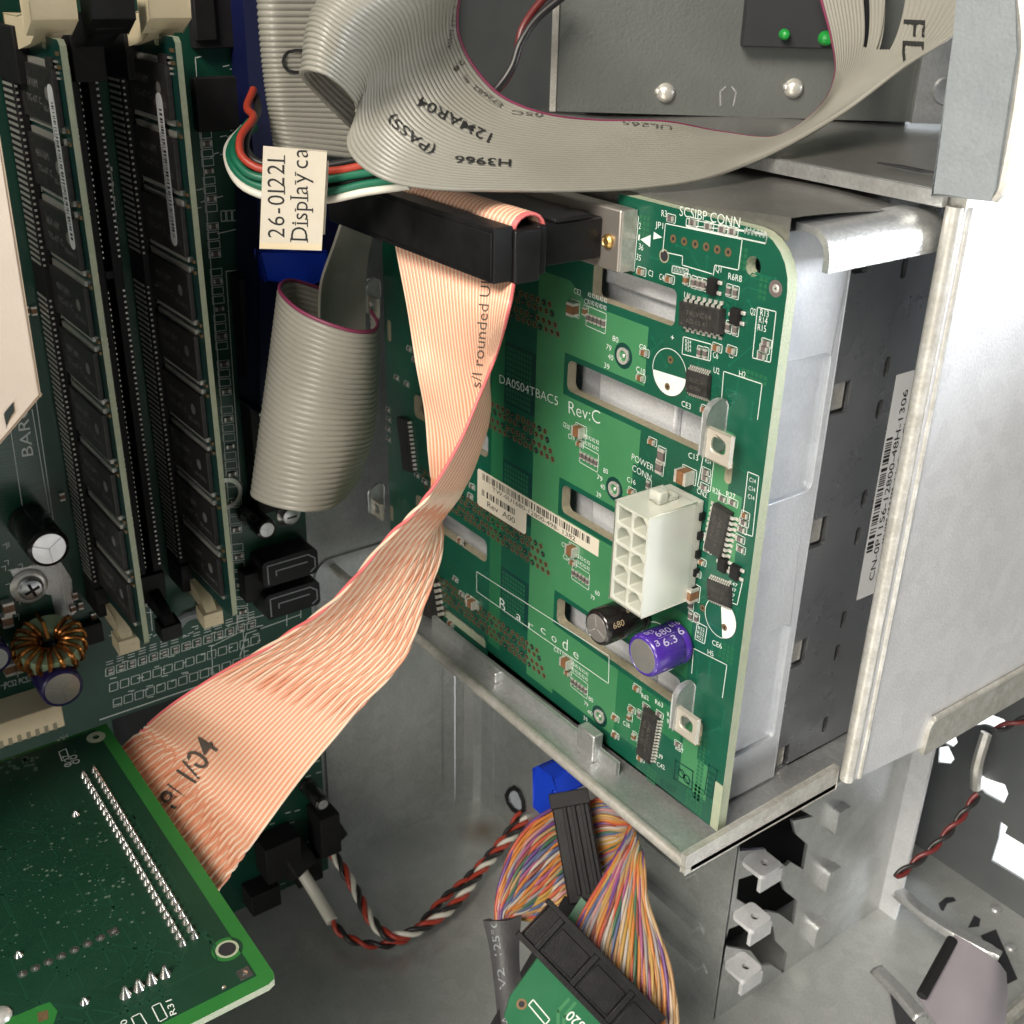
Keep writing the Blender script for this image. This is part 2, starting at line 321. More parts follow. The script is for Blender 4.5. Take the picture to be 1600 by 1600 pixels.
# front wall, bends round from the tray, ends at the drive bracket
FW = Frame((0, 194, 0), (1, 0, 0), (0, 0, 1), (0, -1, 0))
b = MB()
hole = [(FW.px(805+x, 1250+y)) for x, y in ((-12, -8), (-8, -16), (0, -20), (8, -14), (14, 0), (15, 14), (8, 20), (-2, 14), (-9, 4))]
b.plate(FW, [(0, 0), (117, 0), (117, 112), (0, 112)], -1, 0, [hole])
path = [(-7, 9), (-6.6, 5.5), (-5, 2.6), (-2.5, .8), (0, 0)]
for i in range(4):
    (x0, q0), (x1, q1) = path[i], path[i+1]
    b.add([V((x0, 194-q0, 0)), V((x1, 194-q1, 0)), V((x1, 194-q1, 250)), V((x0, 194-q0, 250))], [(0, 1, 2, 3)])
b.plate(FW, [(2.5, 0), (4.5, 0), (4.5, 112), (2.5, 112)], 0, .5)
b.build('front_wall', M['zincd'], case)
b = MB(); k = [FW.P(*p, .3) for p in hole]; b.tube(k+k[:1], .9, 6, cap=False); b.build('hole_grommet', M['rubber'], case)
# embossed slots on the front wall beside the bracket
for (px, py) in ((1035, 1330), (1045, 1410), (1050, 1470)):
    a, bb = FW.px(px, py); b = MB(); 
    P = [(a-13, bb-1.6), (a+13, bb-1.6), (a+15, bb), (a+13, bb+2.4), (a-13, bb+2.4)]
    b.plate(FW, P, 0, .35); b.plate(FW, [(a-12, bb+.6), (a+13, bb+.6), (a+13.5, bb+2.2), (a-12, bb+2.2)], .35, 3.2)
    b.build('embossed_louvre', M['zincd'], case, bevel=.5)
b = MB(); b.box(WORLD, -5, 148, -262, -100, 300, 419); b.build('unseen_shade_box', M['zincd'], case, bevel=1)  # out of view, added to block the room lamp from the motherboard
bt = MB(); bt.plate(FF, [(-900, -1500), (1400, -1500), (1400, 1500), (-900, 1500)], -40, -14); tag(bt.build('bench_top', M['whitep'], None), 'white bench top under the open case, seen through the holes of the front panel', 'bench', None, 'structure')
# card bracket wall running forward under the drive cage (x = 117)
bk = thing('perforated_bracket', (117, 220, 0), 'upright perforated steel bracket with bent screw tabs and louvres, under the drive cage', 'bracket')
FK = Frame((117, 0, 0), (0, 1, 0), (0, 0, 1), (1, 0, 0))
def kp(*pts): return [FK.px(*p) for p in pts]
Z = lambda x, y: (1100+x/2.962, 1060+y/2.962)      # pixel read off an enlarged crop
zk = lambda L: kp(*[Z(*p) for p in L])
h1 = zk([(505, 640), (415, 590), (300, 560), (160, 690), (165, 800), (285, 790), (300, 830), (380, 870), (400, 850), (460, 885), (480, 770), (425, 720), (410, 660), (460, 650)])
h2 = zk([(160, 930), (235, 905), (300, 900), (360, 940), (375, 985), (432, 1030), (415, 1140), (350, 1090), (300, 1080), (255, 1085), (150, 1020)])
h3 = zk([(115, 1160), (240, 1110), (320, 1150), (330, 1215), (385, 1270), (370, 1365), (310, 1325), (270, 1330), (215, 1260), (90, 1240)])
b = MB()
y0 = 198; y1 = (FK.px(1426, 1176)[0]+FK.px(1333, 1600)[0])/2
b.plate(FK, [(194.5, 0), (y1, 0), (y1, 118), (194.5, 118)], -1, 0, [h1, h2, h3])
b.build('panel', M['zinc'], bk)
b = MB(); b.plate(Frame((117, y1, 0), (1, 0, 0), (0, 0, 1), (0, 1, 0)), [(-1, 0), (6.5, 0), (6.5, 118), (-1, 118)], 0, 1.2); b.build('edge_flange', M['sheet'], bk, bevel=.4)
for (px, py) in ((1308, 1275), (1293, 1368), (1275, 1452), (1257, 1525)):
    a, bb = FK.px(px, py); b = MB()
    b.plate(FK, rr(a-3.4, a+3.0, bb-4.6, bb+4.6, 1.8), 0, 2.7)
    o = b.build('louvre', M['zinc'], bk, bevel=1.1)
    b = MB(); Fo = Frame(FK.P(a+3.02, bb, 1.3), (0, 0, 1), (1, 0, 0), (0, 1, 0)); b.rect(Fo, -2.6, 2.6, -.8, .35, .02); b.build('louvre_opening', M['dark'], o, smooth=False)
for (px, py) in ((1172, 1345), (1157, 1428), (1144, 1505)):
    a, bb = FK.px(px, py); F = Frame(FK.P(a, bb, 0), (1, 0, 0), (0, 1, 0), (0, 0, 1)); b = MB()
    b.plate(F, rr(0, 8, -4.2, 4.2, 1.5), 1.2, 2.6, [circ(4.6, .6, 1.2, 12)]); b.plate(Frame(F.P(8, 0, 0), (0, 1, 0), (0, 0, 1), (1, 0, 0)), [(-4.2, -3.2), (4.2, -3.2), (4.2, 1.2), (-4.2, 1.2)], -1.2, 0)
    b.build('screw_tab', M['sheet'], bk, bevel=.4)
    b = MB(); b.disc(F, 4.6, .6, 1.3, .9, 12); b.build('screw_hole', M['dark'], bk)

b = MB(); b.box(WORLD, 62, 104, 204, 284, 8, 104); fh = b.build('darkening_box', M['rubber'], None, bevel=2)  # black box added so the bracket openings look dark
tag(fh, 'black box added behind the perforated bracket to darken its openings', 'dark box')
b = MB(); b.box(WORLD, 104.1, 106, 226, 232, 60, 92); b.build('blue_strip', M['blue'], fh, bevel=.4)
# ------------------------------------------------------------------ drive cage
cage = thing('drive_cage', (80, 200, 112), 'bright galvanised steel drive cage holding the upright green backplane board', 'drive cage')
XR = 149.0
b = MB()     # bottom plate with its hemmed front rim and raised right rim
zb = 114.5
b.plate(Frame((0, 0, zb), (1, 0, 0), (0, 1, 0), (0, 0, 1)), [(6, 140), (XR, 140), (XR, 260), (6, 260)], -1.2, 0)
b.build('bottom_plate', M['zinc'], cage)
b = MB(); p0, p1 = V((-6, 139.5, zb+.2)), V((XR-.5, 139.5, zb+.2))
b.tube([p0, p1], 1.35, 12); b.build('front_rim', M['edge'], cage)
b = MB(); F = Frame((XR, 0, zb), (0, 1, 0), (0, 0, 1), (1, 0, 0))
b.plate(F, [(138.3, -1.5), (186, -1.5), (186, 5.0), (138.3, 3.6)], -1.4, 0); b.build('right_rim', M['edge'], cage, bevel=.6)
for px, py in ((800, 1090), (945, 1172)):
    a, bb = FB.px(px, py); b = MB(); F = Frame((a, 147.5, zb), (1, 0, 0), (0, 1, 0), (0, 0, 1))
    b.box(F, -4, 2 if px > 900 else 0, -3, 0, 0, 7.5 if px > 900 else 3); b.build('stop_tab', M['zinc'], cage, bevel=.4)
# lower channel in front of the board
b = MB(); F = Frame((0, 146, zb), (1, 0, 0), (0, 0, 1), (0, -1, 0))
b.plate(F, [(40, 0), (118, 0), (118, 3.6), (40, 3.6)], -1, 0); b.build('lower_channel', M['zincd'], cage, bevel=.4)
b = MB(); b.plate(Frame((0, 0, zb), (1, 0, 0), (0, 1, 0), (0, 0, 1)), [(6, 152), (30, 152), (30, 170), (6, 170)], 0, 12); b.build('rear_bracket', M['zincd'], cage, bevel=.5)
# top plate with dents and rounded right flange
zt = 244.0
b = MB(); n = 34; kx = 26
vs = []; rnd = random.Random(3)
for i in range(n+1):
    for j in range(kx+1):
        x = -2+(XR-6+2)*i/n; y = 152.6+(250-152.6)*max(j-1, 0)/(kx-1)
        vs.append(V((x, y, -4*(j == 0)+zt+1.1*math.sin(x*.045+1)*math.sin(y*.05+.6)+.55*math.sin(x*.11+y*.07))))
b.add(vs, [(i*(kx+1)+j, (i+1)*(kx+1)+j, (i+1)*(kx+1)+j+1, i*(kx+1)+j+1) for i in range(n) for j in range(kx)])
b.build('top_plate', M['plated2'], cage)
b = MB(); prof = [(XR-8, zt)]+[(XR-5+5*math.sin(R(t)), zt-5+5*math.cos(R(t))) for t in range(0, 91, 15)]+[(XR, zt-7.2), (XR-1.3, zt-7.2)]+[(XR-5+3.7*math.sin(R(t)), zt-5+3.7*math.cos(R(t))) for t in range(90, -1, -15)]+[(XR-8, zt-1.3)]
kk = len(prof); ya, yb = 156.5, 188.5
b.add([V((x, ya, z)) for x, z in prof]+[V((x, yb, z)) for x, z in prof], [(i, (i+1) % kk, kk+(i+1) % kk, kk+i) for i in range(kk)]+[tuple(range(kk))[::-1]])
b.build('top_flange', M['zinc'], cage, ang=50)
# right side wall (recessed) with windows, slots and embossed panels of the drive carrier
XS = 138.0
FS = Frame((XS, 0, 0), (0, 1, 0), (0, 0, 1), (1, 0, 0))
zs = lambda L: [FS.px(1180+x/3.81, 300+y/3.81) for x, y in L]
wins = []
YC = (FS.px(1325, 425, 1.2)[0]+FS.px(1208, 1232, 1.2)[0])/2
for px, py in ((1343, 400), (1312, 623), (1277, 833), (1246, 1022), (1219, 1187)):
    a, bb = FS.px(px, py); wins.append(rr(a-2.6, a+3.0, bb-3.4, bb+3.4, .3, 1))
slits = []
for px, py in ((1413, 418), (1386, 573), (1374, 640), (1350, 780), (1340, 838), (1318, 968), (1308, 1020), (1289, 1132)):
    a, bb = FS.px(px, py); slits.append(rr(a-.9, a+.9, bb-2.2, bb+2.2, .8, 3))
b = MB(); b.plate(FS, [(YC-.5, zb+.5), (215, zb+.5), (215, zt-2), (YC-.5, zt-2)], -1, 0, wins+slits); b.build('side_wall', M['sidew'], cage)
rec = []
for (p, q) in (((1240, 565), (1248, 772)), ((1180, 998), (1170, 1172))):
    b0 = FS.px(*p, 1.2)[1]; b1 = FS.px(*q, 1.2)[1]; rec.append(rr(151-.0+3, YC-1.9, b1, b0, 1.6))
b = MB(); b.plate(FS, [(153, zb+.5), (YC, zb+.5), (YC, zt-2), (153, zt-2)], -.3, 1.2, rec); b.build('carrier_channel', M['carrier'], cage, bevel=.15)
for (p, q) in (((1240, 565), (1248, 772)), ((1180, 998), (1170, 1172))):
    b0 = FS.px(*p, 1.2)[1]; b1 = FS.px(*q, 1.2)[1]
    b = MB(); b.plate(FS, rr(153, YC-.8, b1-.8, b0+.8, 1.6), -.9, .25); b.build('embossed_panel', M['carrier'], cage)
for wv in wins:
    b = MB(); a0 = min(p[0] for p in wv); b0 = min(p[1] for p in wv)
    b.plate(FS, rr(a0-.4, a0+4.6, b0+.9, b0+8, .3, 1), -1.3, -.75); b.build('inner_tab', M['edge'], cage)
b = MB(); b.plate(FS, [(160, zb), (235, zb), (235, zt-3), (160, zt-3)], -2.6, -2.0); b.build('inner_wall', M['zincd'], cage)
b = MB(); b.plate(FM, [(153, zb), (235, zb), (235, zt-3), (153, zt-3)], 8, 9); b.build('left_wall', M['zincd'], cage)
# drives behind the board, seen through its cut-outs
for i in range(4):
    z0 = 128+29.5*i
    if i == 3: z0 = 217
    dv = tag(MB(), None) if False else None
    b = MB(); F = Frame((14, 157, z0-3), (1, 0, 0), (0, 1, 0), (0, 0, 1)); b.box(F, 0, 121, 0, 60, 0, 24)
    b.box(F, 30, 62, -1.2, 0, 3, 8); b.box(F, 80, 104, -2, 0, 9, 21)
    d = b.build('hard_drive', M['sheet'], None, bevel=1)
    tag(d, ['silver hard drive seen through the lowest cut-outs of the green board', 'silver hard drive behind the cut-out beside the nylon power socket', 'silver hard drive seen through the cut-out below the white half disc', 'silver hard drive behind the topmost cut-out of the green board'][i], 'hard drive', 'hard drives in the cage')
# sticker on the side wall
b = MB(); st = [FS.px(*p) for p in ((1399, 586), (1447, 572), (1386, 926), (1338, 938))]
sa = (st[0][0]+st[3][0])/2
st = [(sa, st[3][1]), (sa+12.5, st[3][1]), (sa+12.5, st[0][1]), (sa, st[0][1])]
b.sheet(FS, st, .12); o = b.build('sticker', M['label2'], cage)
b = MB(); zz0, zz1 = st[0][1], st[2][1]; Hh = zz1-zz0
FV = Frame(FS.P(sa, zz0, .2), (0, 0, 1), (0, -1, 0), (1, 0, 0))    # lettering runs upward
barcode(b, FV, (12, -2.6), (Hh*.74, -2.6), 2.1, 0, 34, seed=5)
text(b, FV, 'CN-0P1156-12800-48H-1306', (4, -5.0), (Hh-4, -5.0), 1.7, 0)
text(b, FV, 'Made in China', (Hh*.53, -7.3), (Hh*.86, -7.3), 1.5, 0)
barcode(b, FV, (13, -7.4), (27, -7.4), 1.7, 0, 13, seed=8)
text(b, FV, 'Rev A01', (12, -9.6), (28, -9.6), 1.4, 0)
text(b, FV, 'Abu5.K', (Hh*.75, -9.4), (Hh*.93, -9.4), 1.2, 0)
b.build('sticker_print', M['ink'], o)
# ------------------------------------------------------------------ outer sheet panel at the right
XP = 153.0
pn = thing('side_sheet', (XP, 210, 118), 'large plain bright steel sheet with a rolled left edge, at the far right', 'steel panel')
FP = Frame((XP, 0, 0), (0, 1, 0), (0, 0, 1), (1, 0, 0))
ztop = 245.5
b = MB(); b.plate(FP, [(186.5, 118.5), (213, 116.2), (213, 124.6), (330, 124.6), (330, ztop), (186.5, ztop)], -1, 0); b.build('panel', M['sheet'], pn, bevel=.3)
b = MB(); b.tube(spline([FP.P(186.2, 117.5, -1.6), FP.P(186.2, ztop, -1.6)], 2), 1.7, 12); b.tube([FP.P(188.3, 118, -.2), FP.P(188.3, ztop, -.2)], .8, 8); b.build('rolled_edge', M['edge'], pn)
b = MB(); b.plate(FP, [(211.5, 114.5), (330, 114.5), (330, 124.2), (213.5, 124.2), (212, 122)], -.4, 1.2)
b.tube([FP.P(213, 124.2, .8), FP.P(330, 124.2, .8)], .8, 8); b.build('bottom_rim', M['edge'], pn, bevel=.5)
b = MB(); b.plate(FP, [(186, ztop), (330, ztop), (330, ztop+2.2), (186, ztop+2.2)], -8, .6); b.build('top_rim', M['edge'], pn, bevel=.6)
# ------------------------------------------------------------------ backplane circuit board
bp = thing('backplane_board', (80, 151, 118), 'upright green SCSI backplane circuit board with rectangular cut-outs, on the front of the drive cage', 'circuit board')
pb = lambda *L: [FB.px(*p) for p in L]
XL, XRB, ZT, ZB = 11.5, 146.3, 243.0, 116.8
corner = [(XRB-9+9*math.cos(R(t)), ZT-9+9*math.sin(R(t))) for t in range(0, 91, 15)]
outer = [(16.5, ZB), (XRB, ZB)]+corner+[(102.3, ZT), (102.3, ZT-3.6), (XL, ZT-3.6), (XL, 128.5), (16.5, 125.5)]
slots = [rr(96.2, 120.4, 221.2, 228.3, 1.2)]
for k in range(3): slots.append(rr(89.4, 131.6, 199-29.4*k, 206-29.4*k, 1.6))
for k in range(4): slots.append(rr(26, 60.2, 201.5-29.4*k, 208-29.4*k, 1.6))
mh = [circ(138.2, 236.6, 1.75, 20), circ(139.0, 223.5, .5, 8)]
jacks = [FB.px(974, 556), FB.px(960, 764), FB.px(937, 1119), (FB.px(950, 940)[0], FB.px(948, 942)[1])]
b = MB(); b.plate(FB, outer, -2.4, 0, slots+mh[:1], mi=0)
# side faces show the laminate core
for i, f in enumerate(b.f):
    nrm = (b.v[f[1]]-b.v[f[0]]).cross(b.v[f[2]]-b.v[f[0]])
    if nrm.length > 1e-9 and abs(nrm.normalized().dot(FB.w)) < .5: b.m[i] = 1
for i, f in enumerate(b.f):
    if b.m[i] == 1:
        cc = sum((b.v[k] for k in f), V())/len(f)
        if 13 < cc.x < 145 and 119.5 < cc.z < 234: b.m[i] = 2
b.build('board', [M['mask'], M['fr4'], M['fr4g']], bp)
def offs(poly, d):
    cx = sum(p[0] for p in poly)/len(poly); cy = sum(p[1] for p in poly)/len(poly)
    return [(p[0]+d*(1 if p[0] > cx else -1), p[1]+d*(1 if p[1] > cy else -1)) for p in poly]
# copper areas under the mask: paler green pours, hatched patches, darker keep-outs
b = MB(); E = .02
def pour(pts, mi, c=E, holes=()):
    b.plate(FB, pts, c-.012, c, holes, mi)
def pourrect(a0, a1, v0, v1, mi):
    R_ = [(a0, a1, v0, v1)]
    for s_ in slots:
        x0, x1 = min(p[0] for p in s_)-1.2, max(p[0] for p in s_)+1.2; z0, z1 = min(p[1] for p in s_)-1.2, max(p[1] for p in s_)+1.2; N_ = []
        for (p, q, r_, t) in R_:
            if x1 <= p or x0 >= q or z1 <= r_ or z0 >= t: N_.append((p, q, r_, t)); continue
            if t > z1: N_.append((p, q, z1, t))
            if r_ < z0: N_.append((p, q, r_, z0))
            lo, hi = max(r_, z0), min(t, z1)
            if p < x0: N_.append((p, x0, lo, hi))
            if q > x1: N_.append((x1, q, lo, hi))
        R_ = N_
    for (p, q, r_, t) in R_: b.rect(FB, p, q, r_, t, E, mi)
s1, s2, s3, s4 = slots[0], slots[1], slots[2], slots[3]; L = slots[4:]
pourrect(78.3, 89, 119, 223, 0); pourrect(89, 113.5, 190, 219.4, 0); pourrect(89, 112, 120.5, 190, 0); pour([(89, 219.4), (94.6, 219.4), (89, 223)], 0)
pourrect(61.5, 66.5, 119.5, 206, 1); pourrect(112, 126, 122, 163, 1); pourrect(126, 133, 131, 163, 1)
pour([(133.8, 205.5), (138.3, 205.5), (138.3, 194), (142, 194), (142, 180), (133.8, 180)], 0)
pour([(133.8, 139.5), (138.3, 139.5), (138.3, 131), (142, 131), (142, 122), (133.8, 122)], 0)
for s_ in slots[1:4]: pour(offs(s_, 1.25), 2, E+.012, [s_])
pour([(p[0], p[1]) for p in offs(s1, 1.25)], 2, E+.012, [s1])
for s_ in L: pour(offs(s_, 1.), 2, E+.012, [s_])
for k, (v0, v1) in enumerate(((204, 189), (174.6, 160.5), (145, 131.5))):
    pour([(66.5, v0), (78.3, v0), (78.3, v1), (66.5, v1)], 3)
    for i in range(9):
        for j in range(11):
            x = 67.2+i*1.08; z = v0-1-j*1.25
            if z-1 > v1: b.rect(FB, x, x+.75, z-.85, z, E+.012, 4)
def hatch(px, py, nx, ny, s=1.05, fill=.72):
    a, v = FB.px(px, py)
    for i in range(nx):
        for j in range(ny): b.rect(FB, a+i*s, a+i*s+s*fill, v-j*s-s*fill, v-j*s, E+.016, 4)
for q in ((1000, 335, 3, 5), (1157, 385, 2, 4), (1188, 432, 2, 4), (1160, 574, 6, 2), (1125, 1000, 4, 4), (985, 1185, 9, 8), (1095, 1150, 2, 16), (1075, 1215, 5, 7), (770, 780, 3, 8)): hatch(*q) if q[0] != 985 else hatch(1012, 1196, 3, 4)
for px in (1183, 1181, 1179): pass
b.build('copper_pour', [M['maskl'], M['maskm'], M['mask'], M['maskd'], M['hatch']], bp, smooth=False)
# fine masked tracks
b = MB(); rt = random.Random(21)
def clear(a, v): return XL+1.5 < a < XRB-1.5 and ZB+1.5 < v < ZT-6 and not any(min(p[0] for p in s_)-1.8 < a < max(p[0] for p in s_)+1.8 and min(p[1] for p in s_)-1.8 < v < max(p[1] for p in s_)+1.8 for s_ in slots)
for i in range(170):
    a, v = (rt.uniform(112, 145), rt.uniform(119, 240)) if i < 110 else (rt.uniform(13, 62), rt.uniform(121, 236)); pts = [(a, v)]; dr = rt.choice((0, 90, 90, 45, 135))
    for k in range(rt.randrange(2, 5)):
        L_ = rt.uniform(2, 9); na, nv = pts[-1][0]+L_*math.cos(R(dr)), pts[-1][1]+L_*math.sin(R(dr))
        if not all(clear(pts[-1][0]+(na-pts[-1][0])*q/4, pts[-1][1]+(nv-pts[-1][1])*q/4) for q in range(5)): break
        pts.append((na, nv)); dr += rt.choice((-45, 45))
    if len(pts) > 1: b.line(FB, pts, .22, .016); b.ring(FB, pts[-1][0], pts[-1][1], .12, .36, .018, 8); b.ring(FB, pts[0][0], pts[0][1], .12, .36, .018, 8)
b.build('copper_tracks', M['trace'], bp, smooth=False)
# plated holes of the four drive sockets on the back
for k in range(4):
    b = MB(); v0 = 216.3-29.4*k
    for r_ in range(4):
        for i in range(27):
            a = 29+r_*.95+i*2.05+(.0 if r_ < 2 else .3); v = v0-r_*1.75-(.5 if r_ > 1 else 0)
            if a > 88 or (a < 61.5 and v < 210-29.4*k and v > 200-29.4*k): continue
            b.ring(FB, a, v, .5, .8, .036, 10, 2 if (i*7+r_*3) % 5 else 0); b.disc(FB, a, v, .55, .034, 8, 1)
            b.cyl(FB, a, v, .2, .03, .35, 6, 2)
    o = b.build('socket_pin_field', [M['maskd'], M['dark'], M['brass']], bp, smooth=False)
for i, (a, v) in enumerate(jacks[:3]):
    b = MB(); b.ring(FB, a, v, 1.5, 2.7, .04, 24, 1); b.lathe(FB, a, v, [(1.75, .03), (1.75, .3), (1.15, .3), (1.05, -.5), (.3, -.6)], 18); b.ball(FB.P(a, v, -.3), .55); b.build('guide_post_rivet', [M['tin'], M['maskd']], bp)
b = MB(); a, v = FB.px(1212, 451); b.ring(FB, a, v, .7, 1.5, .03, 18, 1); b.lathe(FB, a, v, [(.75, .02), (.6, .12), (.2, .1)], 12); b.build('test_rivet', [M['tin'], M['res']], bp)
# --- silkscreen
b = MB(); c = .05
def ln(*pts, wd=.16, cl=False): b.line(FB, pb(*pts), wd, c, closed=cl)
def tx(s, p, q, h, thin=-.012): text(b, FB, s, FB.px(*p), FB.px(*q), h, c, thin=thin)
def hb(s, p, q, h, thin=-.006): tx(s, p, q, h, thin)
tx('SCSIBP CONN', (1062, 337), (1156, 356), 1.75)
tx('DA0S04TBAC5', (781, 598), (872, 634), 2.1); tx('Rev:C', (889, 646), (938, 663), 2.9, -.014)
tx('POWER', (987, 718), (1021, 737), 1.45); tx('CONN', (988, 735), (1017, 752), 1.45)
for ch, p, q in (('B', (781, 950), (796, 961)), ('a', (807, 966), (817, 974)), ('r', (826, 980), (836, 988)), ('c', (845, 987), (854, 994)), ('o', (862, 1000), (873, 1008)), ('d', (879, 1012), (890, 1021)), ('e', (896, 1025), (905, 1032))):
    a0 = FB.px(*p); text(b, FB, ch, a0, (a0[0]+(1.9 if ch != 'B' else 2.3), a0[1]), 3.3 if ch in 'Bd' else 2.3 if ch != 'r' else 2.2, c, thin=-.012)
ln((745, 893), (952, 1025), (951, 1068), (745, 924), cl=True, wd=.18)
for s_, p, q in (('R3', (1034, 338), (1042, 339)), ('JP1', (1024, 355), (1036, 358)), ('2', (998, 357), (1001, 358)), ('1', (997, 375), (999, 376)), ('36', (998, 389), (1005, 392)), ('35', (994, 405), (1001, 408)),
    ('C3', (1013, 430), (1020, 433)), ('C4', (1030, 436), (1037, 439)), ('U1', (1069, 465), (1078, 468)), ('U2', (1115, 582), (1124, 585)), ('R6R8', (1138, 436), (1159, 441)), ('Q1', (1118, 424), (1127, 426)), ('Q2', (1172, 490), (1180, 493)),
    ('CE2', (897, 458), (908, 462)), ('C7', (913, 474), (920, 477)), ('C8', (999, 545), (1009, 549)), ('C10', (994, 580), (1008, 586)), ('CE3', (1065, 634), (1079, 640)), ('C6', (1114, 558), (1122, 561)), ('C5', (1139, 558), (1146, 560)), ('H2', (1155, 588), (1165, 591)),
    ('C13', (1076, 715), (1091, 720)), ('C16', (980, 752), (993, 758)), ('80', (957, 532), (966, 536)), ('79', (947, 545), (955, 549)), ('40', (950, 560), (958, 564)), ('39', (944, 574), (952, 578)), ('CN2', (1089, 770), (1104, 778)), ('R26', (1114, 770), (1126, 774)), ('R27', (1135, 776), (1149, 781)),
    ('80', (943, 738), (950, 741)), ('79', (933, 748), (941, 753)), ('40', (938, 762), (945, 766)), ('39', (932, 775), (939, 779)), ('60', (930, 928), (937, 932)), ('79', (923, 935), (929, 939)), ('80', (920, 1094), (927, 1098)), ('79', (913, 1101), (919, 1105)), ('40', (918, 1114), (926, 1119)), ('39', (912, 1124), (918, 1128)),
    ('CE10', (880, 666), (890, 672)), ('C19', (888, 684), (898, 689)), ('CE8', (878, 853), (888, 858)), ('C24', (880, 872), (890, 878)), ('CE11', (866, 1017), (880, 1024)), ('R62', (1003, 1090), (1014, 1095)), ('R63', (1024, 1099), (1036, 1106)), ('CE6', (1113, 1007), (1128, 1014)), ('H5', (1106, 1022), (1115, 1026)),
    ('C42', (1027, 1197), (1039, 1203)), ('U9', (1027, 1183), (1036, 1187)), ('R67', (1056, 1171), (1068, 1178)), ('R65', (1043, 1119), (1053, 1124)), ('R66', (1043, 1130), (1053, 1135)), ('C38', (974, 1132), (984, 1138)), ('C31', (957, 1147), (966, 1152)), ('C29', (957, 1121), (966, 1126)),
    ('R13', (1188, 493), (1201, 496)), ('R14', (1186, 504), (1199, 507)), ('R15', (1184, 516), (1197, 519)), ('R34', (1056, 0), (1056, 0))):
    if p[1] > 0: hb(s_, p, q, 1.15)
text(b, FB, '+', FB.px(1048, 531), FB.px(1053, 533), 1.2, c)
ln((965, 328), (998, 338), (991, 424), (976, 420))
ln((1040, 349), (1160, 374), (1154, 422), (1117, 414), (1115, 430)); ln((1040, 349), (1036, 393)); ln((1044, 395), (1067, 400), (1066, 414), (1113, 428))
b.sheet(FB, pb((1017, 367), (1001, 374), (1016, 386))[::-1], c); b.sheet(FB, pb((1022, 362), (1021, 374), (1035, 371))[::-1], c)
ln((1073, 352), (1199, 365), (1197, 380), (1072, 353), wd=.14); ln((1073, 341), (1199, 368), (1197, 381), (1072, 354), cl=True, wd=.14)
for i in range(12): 
    p = (1163+i*2.9, 362+i*.66+(0 if i % 2 else 3)); hb('R', p, (p[0]+2.4, p[1]+.5), .9)
ln((1184, 480), (1213, 487), (1204, 566), (1176, 559), cl=True)
ln((1051, 415), (1076, 421), (1074, 431), (1050, 426), cl=True); 
for i in range(4): hb('C14', (1053+i*5.2, 420+i*1.2), (1057.5+i*5.2, 421+i*1.2), .55); hb('R11', (1053+i*5.2, 425+i*1.2), (1057.5+i*5.2, 426+i*1.2), .55)
ln((1068, 526), (1112, 538), (1110, 564), (1066, 553), cl=True)
for i in range(3): hb('R24', (1071, 535+i*6.4), (1080, 537.6+i*6.4), .7)
ln((1131, 580), (1191, 600), (1184, 655)); ln((1131, 580), (1127, 632))
ln((1084, 1013), (1136, 1039), (1129, 1090)); ln((1084, 1013), (1081, 1052))
ln((1169, 737), (1186, 744), (1176, 838), (1158, 832), cl=True); 
for i in range(3):
    hb('C14', (1171-i*1.2, 752+i*13), (1181-i*1.2, 756+i*13), .85)
ln((1101, 703), (1117, 710), (1110, 768), (1090, 760), cl=True); hb('R23', (1103, 714), (1112, 718), .7); hb('R24', (1102, 722), (1111, 726), .7)
ln((1090, 972), (1105, 980), (1101, 1006), (1086, 998), cl=True)
for i in range(3): hb('R52', (1091-i, 983+i*7), (1101-i, 988+i*7), .8)
ln((1134, 892), (1161, 906), (1152, 945), (1128, 935), cl=False)
for i in range(4): hb('R47', (1140-i*2, 912+i*8), (1152-i*2, 918+i*8), .75)
# half discs: white half, outlined circle
for px, py, rr_, t0 in ((1046, 582, 4.75, 188), (1126, 966, 4.3, -75)):
    a, v = FB.px(px, py); b.ring(FB, a, v, rr_-.14, rr_, c, 40); b.disc(FB, a, v, rr_, c, 24, 0, R(t0), R(t0+172))
a, v = FB.px(1036, 990); a, v = FB.px(1030, 1010); b.ring(FB, a, v, 5.4, 5.6, c, 30)
# resistor network frames and tiny legends
for (px, py) in ((929, 500), (918, 716), (905, 900), (903, 1070)):
    a, v = FB.px(px, py); b.line(FB, [(a-2.6, v+2.4), (a+3.6, v+2.2), (a+3.6, v-2), (a-2.6, v-1.8)], .13, c, closed=True)
    for i in range(5):
        for j in range(2): text(b, FB, 'R2', (a-2.4+i*1.25, v+2.9+j*1.5), (a-1.5+i*1.25, v+2.9+j*1.5), .9, c)
SILK = b
# printed circuit codes in dark copper
b = MB(); F2 = FB; tx2 = lambda s, p, q, h: text(b, FB, s, FB.px(*p), FB.px(*q), h, c)
tx2('E307', (1033, 1227), (1057, 1243), 1.9)
b.line(FB, pb((1056, 1188), (1083, 1205), (1081, 1234), (1053, 1216)), .35, c, closed=True)
a, v = FB.px(1068, 1211); b.ring(FB, a-.6, v, .8, 1.15, c); b.ring(FB, a+1.1, v-.4, .8, 1.15, c); b.line(FB, [(a-1.8, v+1.2), (a+2, v-1.5)], .3, c)
b.line(FB, pb((1108, 1195), (1121, 1204), (1112, 1247), (1101, 1240)), .3, c, closed=True)
for i in range(4): b.line(FB, pb((1108-i*1.5, 1206+i*9), (1116-i*1.5, 1211+i*9)), .3, c)
b.build('etched_marks', M['maskd'], bp, smooth=False)
